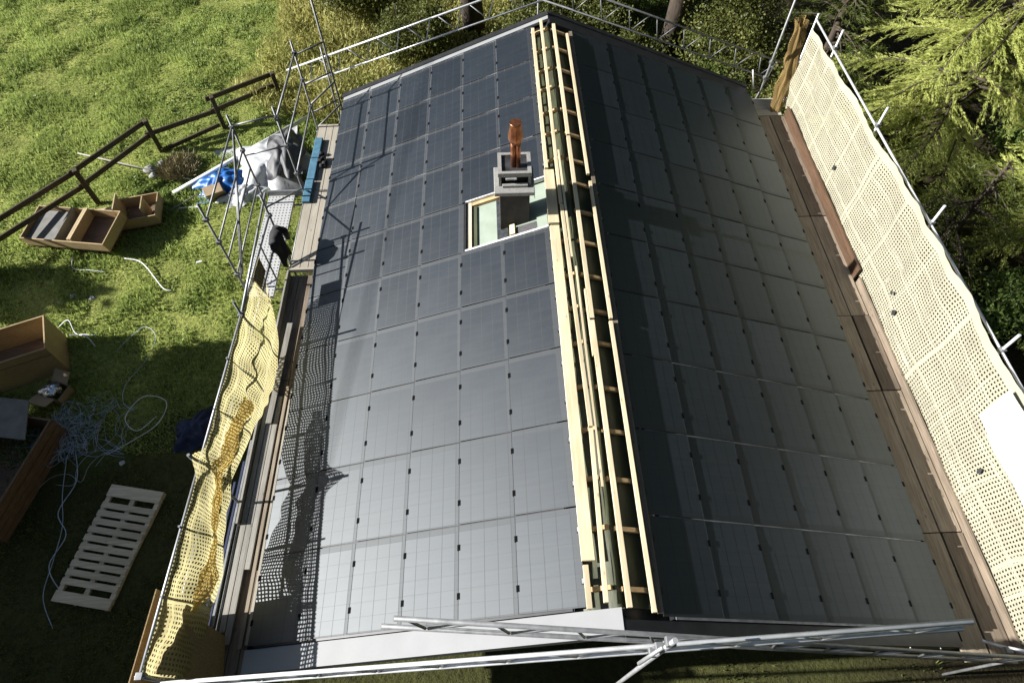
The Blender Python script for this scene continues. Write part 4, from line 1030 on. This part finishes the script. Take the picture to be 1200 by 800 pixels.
strap([(-13.0, 10.4, .15), (-12.9, 10.0, .1), (-12.4, 9.9, .12), (-12.0, 9.85, .08)], 'white strap hanging from the front of the shallow crate', 'strap_white', .010)
for i, (x, y, lab) in enumerate([(-10.35, 12.2, 'short white batten on the grass right of the crates'), (-9.55, 10.1, 'small white offcut on the grass beside the scaffold')]):
    m = MB(); m.bar((x - (.28 if i == 0 else .07), y, GZ + .06), (x + (.28 if i == 0 else .07), y + .04, GZ + .06), .06, .04); tag(m.build('offcut', M['pipe_white'], None, (x, y, GZ + .04)), lab, 'offcut', 'white offcuts on the grass')
for i, (x, y, s) in enumerate([(-12.6, 9.1, .10), (-12.1, 9.0, .08), (-13.2, 9.9, .07), (-12.9, 8.9, .06), (-9.9, 4.3, .08), (-11.6, 3.9, .07)]):
    V, F = blob((x, y, GZ + .03), (s, s * .8, .04), 9, .35, i + 40); m = MB(); m.add(V, F)
    tag(m.build('rubbish_scrap', M['tarp_white'], None, (x, y, GZ)), ['white scrap on the grass below the shallow crate, larger one', 'white scrap just right of the larger scrap', 'white scrap left under the shallow crate', 'smallest white scrap behind the big crate', 'grey scrap in the shade above the pallet', 'grey scrap in the shade by the strap tangle'][i], 'scrap', 'scraps on the grass')
# poles
m = MB(); m.tube([(-10.91, 12.78, GZ + .12), (-7.30, 16.0, GZ + .28)], .062, 12); tag(m.build('white_pipe', M['pipe_white'], None, (-9.1, 14.4, GZ + .05)), 'long white pipe lying on the grass behind the scaffold', 'pipe')
m = MB(); m.tube([(-14.1, 14.4, GZ + .35), (-10.56, 13.42, GZ + .06)], .022, 8); tag(m.build('thin_pole', M['plank_grey'], None, (-12.3, 13.9, GZ)), 'thin pole leaning through the fence to the grass', 'pole')
m = MB(); m.tube([(-10.85, 12.08, GZ + .1), (-10.13, 12.68, GZ + .16)], .02, 8); tag(m.build('thin_pole', M['plank_grey'], None, (-10.5, 12.4, GZ)), 'short thin rod on the grass beside the white pipe', 'pole')
# tarp heap
def drape(name, mat, c, sx, sy, h, rot, lab, cat, seed, nu=34, nv=28, folds=9):
    rd = np.random.default_rng(seed); ca, sa = math.cos(rot), math.sin(rot); V = []; F = []
    ph = rd.uniform(0, 6, 8)
    for j in range(nv + 1):
        for i in range(nu + 1):
            a, b = i / nu * 2 - 1, j / nv * 2 - 1
            r = math.hypot(a, b); e = 1 + .16 * math.sin(5 * math.atan2(b, a) + ph[0]) + .1 * math.sin(9 * math.atan2(b, a) + ph[1])
            z = h * max(0, 1 - r ** 2.2 * .95) + .05 * abs(math.sin(folds * a + 3 * math.sin(2 * b + ph[2]))) + .05 * abs(math.sin(folds * .7 * b + 2.5 * math.sin(3 * a + ph[3])))
            x, y = a * sx * e, b * sy * e
            V.append((c[0] + ca * x - sa * y, c[1] + sa * x + ca * y, c[2] + max(.015, z * (1 if r < 1.05 else .4))))
    for j in range(nv):
        for i in range(nu): q = j * (nu + 1) + i; F.append((q, q + 1, q + nu + 2, q + nu + 1))
    m = MB(); m.add(V, F, True); return tag(m.build(name, M[mat], None, (c[0], c[1], c[2])), lab, cat)
drape('tarp', 'tarp_white', (-8.15, 13.9, GZ), 1.15, 1.35, .55, .5, 'crumpled white tarp heap under the outer scaffold bay', 'tarp', 1)
drape('tarp', 'tarp_grey', (-7.60, 13.75, GZ + .58), .50, .95, .35, .15, 'dark grey liner lying on the white tarp heap', 'tarp', 2, folds=5)
drape('tarp', 'tarp_blue', (-9.45, 13.2, GZ), .85, .50, .38, .35, 'bright blue tarp beside the white tarp heap', 'tarp', 3)
drape('tarp', 'tarp_white', (-8.75, 12.75, GZ), .75, .40, .22, .4, 'small crumpled white tarp in front of the blue tarp', 'tarp', 5)
drape('tarp', 'blue_dark', (-8.35, 5.05, GZ), .55, .42, .30, .6, 'dark blue plastic bag in the shade behind the yellow net', 'bag', 6)
bb = thing('cardboard_box', 'white sided brown box leaning against the blue tarp', 'box', (-9.35, 12.75, GZ)); u6, v6 = axes(28); w6 = Vector((.0, -.35, .94))
m = MB(); m.frame((-9.75, 12.45, GZ + .05), u6 * .5, v6 * .42, w6 * .34); bevel(m.build('carton', M['card'], bb), .006)
m = MB(); m.frame(Vector((-9.75, 12.45, GZ + .05)) - u6 * .006 - w6 * 0, u6 * .004, v6 * .42, w6 * .34); m.build('label_side', M['pipe_white'], bb)
# stones with dry tuft
for i, (x, y, r) in enumerate([(-11.9, 13.9, .20), (-11.62, 14.15, .16), (-11.75, 13.65, .13), (-11.45, 13.95, .14)]):
    V, F = blob((x, y, GZ + r * .4), (r, r * .8, r * .6), 12, .18, i + 60); m = MB(); m.add(V, F, True)
    tag(m.build('stone', M['stone'], None, (x, y, GZ)), ['largest pale stone by the fence gap', 'pale stone behind the largest one', 'small pale stone in front of the pile', 'pale stone next to the dry tuft'][i], 'stone', 'stones by the fence')
n = 1600; t = rng.uniform(0, 6.28, n); rr = .5 * rng.random(n) ** .6; C = np.stack([-11.05 + rr * np.cos(t), 13.95 + rr * np.sin(t), np.full(n, GZ)], 1)
V, F = blades(C, unit(np.stack([rng.normal(0, .6, n) + np.cos(t) * .5, rng.normal(0, .6, n) + np.sin(t) * .5, np.ones(n)], 1)), rng.uniform(.15, .45, n), .02)
o = np_mesh('grass_tuft', V, F, simple('dry_grass', (.34, .29, .15), .8), None, (-11.05, 13.95, GZ)); tag(o, 'dry straw coloured grass tuft beside the pale stones', 'plant')

# ------------------------------------------------------------------ camera, light, world
cam = bpy.data.cameras.new('Camera'); co = bpy.data.objects.new('Camera', cam); COL.objects.link(co)
co.location = (-1.39083, -1.56797, 8.28513); co.rotation_euler = (R(33.516), R(.1687), R(-2.1364))
cam.sensor_width = 36; cam.lens = 36 * 743.0 / 1200; cam.clip_start = .1; cam.clip_end = 2000
sc.camera = co
sd = Vector((.880, .02, -.4735)).normalized()
L = bpy.data.lights.new('Sun', 'SUN'); L.energy = 5.0; L.angle = R(.5); L.color = (1, .975, .93)
lo = bpy.data.objects.new('Sun', L); COL.objects.link(lo); lo.rotation_euler = sd.to_track_quat('-Z', 'Y').to_euler(); lo.location = (-20, 5, 20)
w = bpy.data.worlds.new('World'); sc.world = w; w.use_nodes = True; nt = w.node_tree
bg = nt.nodes['Background']; sk = nt.nodes.new('ShaderNodeTexSky'); sk.sky_type = 'NISHITA'; sk.sun_disc = False
sk.sun_elevation = math.asin(-sd.z); sk.sun_rotation = math.atan2(-sd.x, -sd.y)
nt.links.new(sk.outputs[0], bg.inputs[0]); bg.inputs[1].default_value = .05
vs = sc.view_settings; vs.view_transform = 'Standard'; vs.look = 'None'; vs.exposure = 1.3; vs.gamma = 1; vs.use_curve_mapping = False
sc.cycles.use_denoising = True; sc.cycles.max_bounces = 6; sc.cycles.transparent_max_bounces = 16
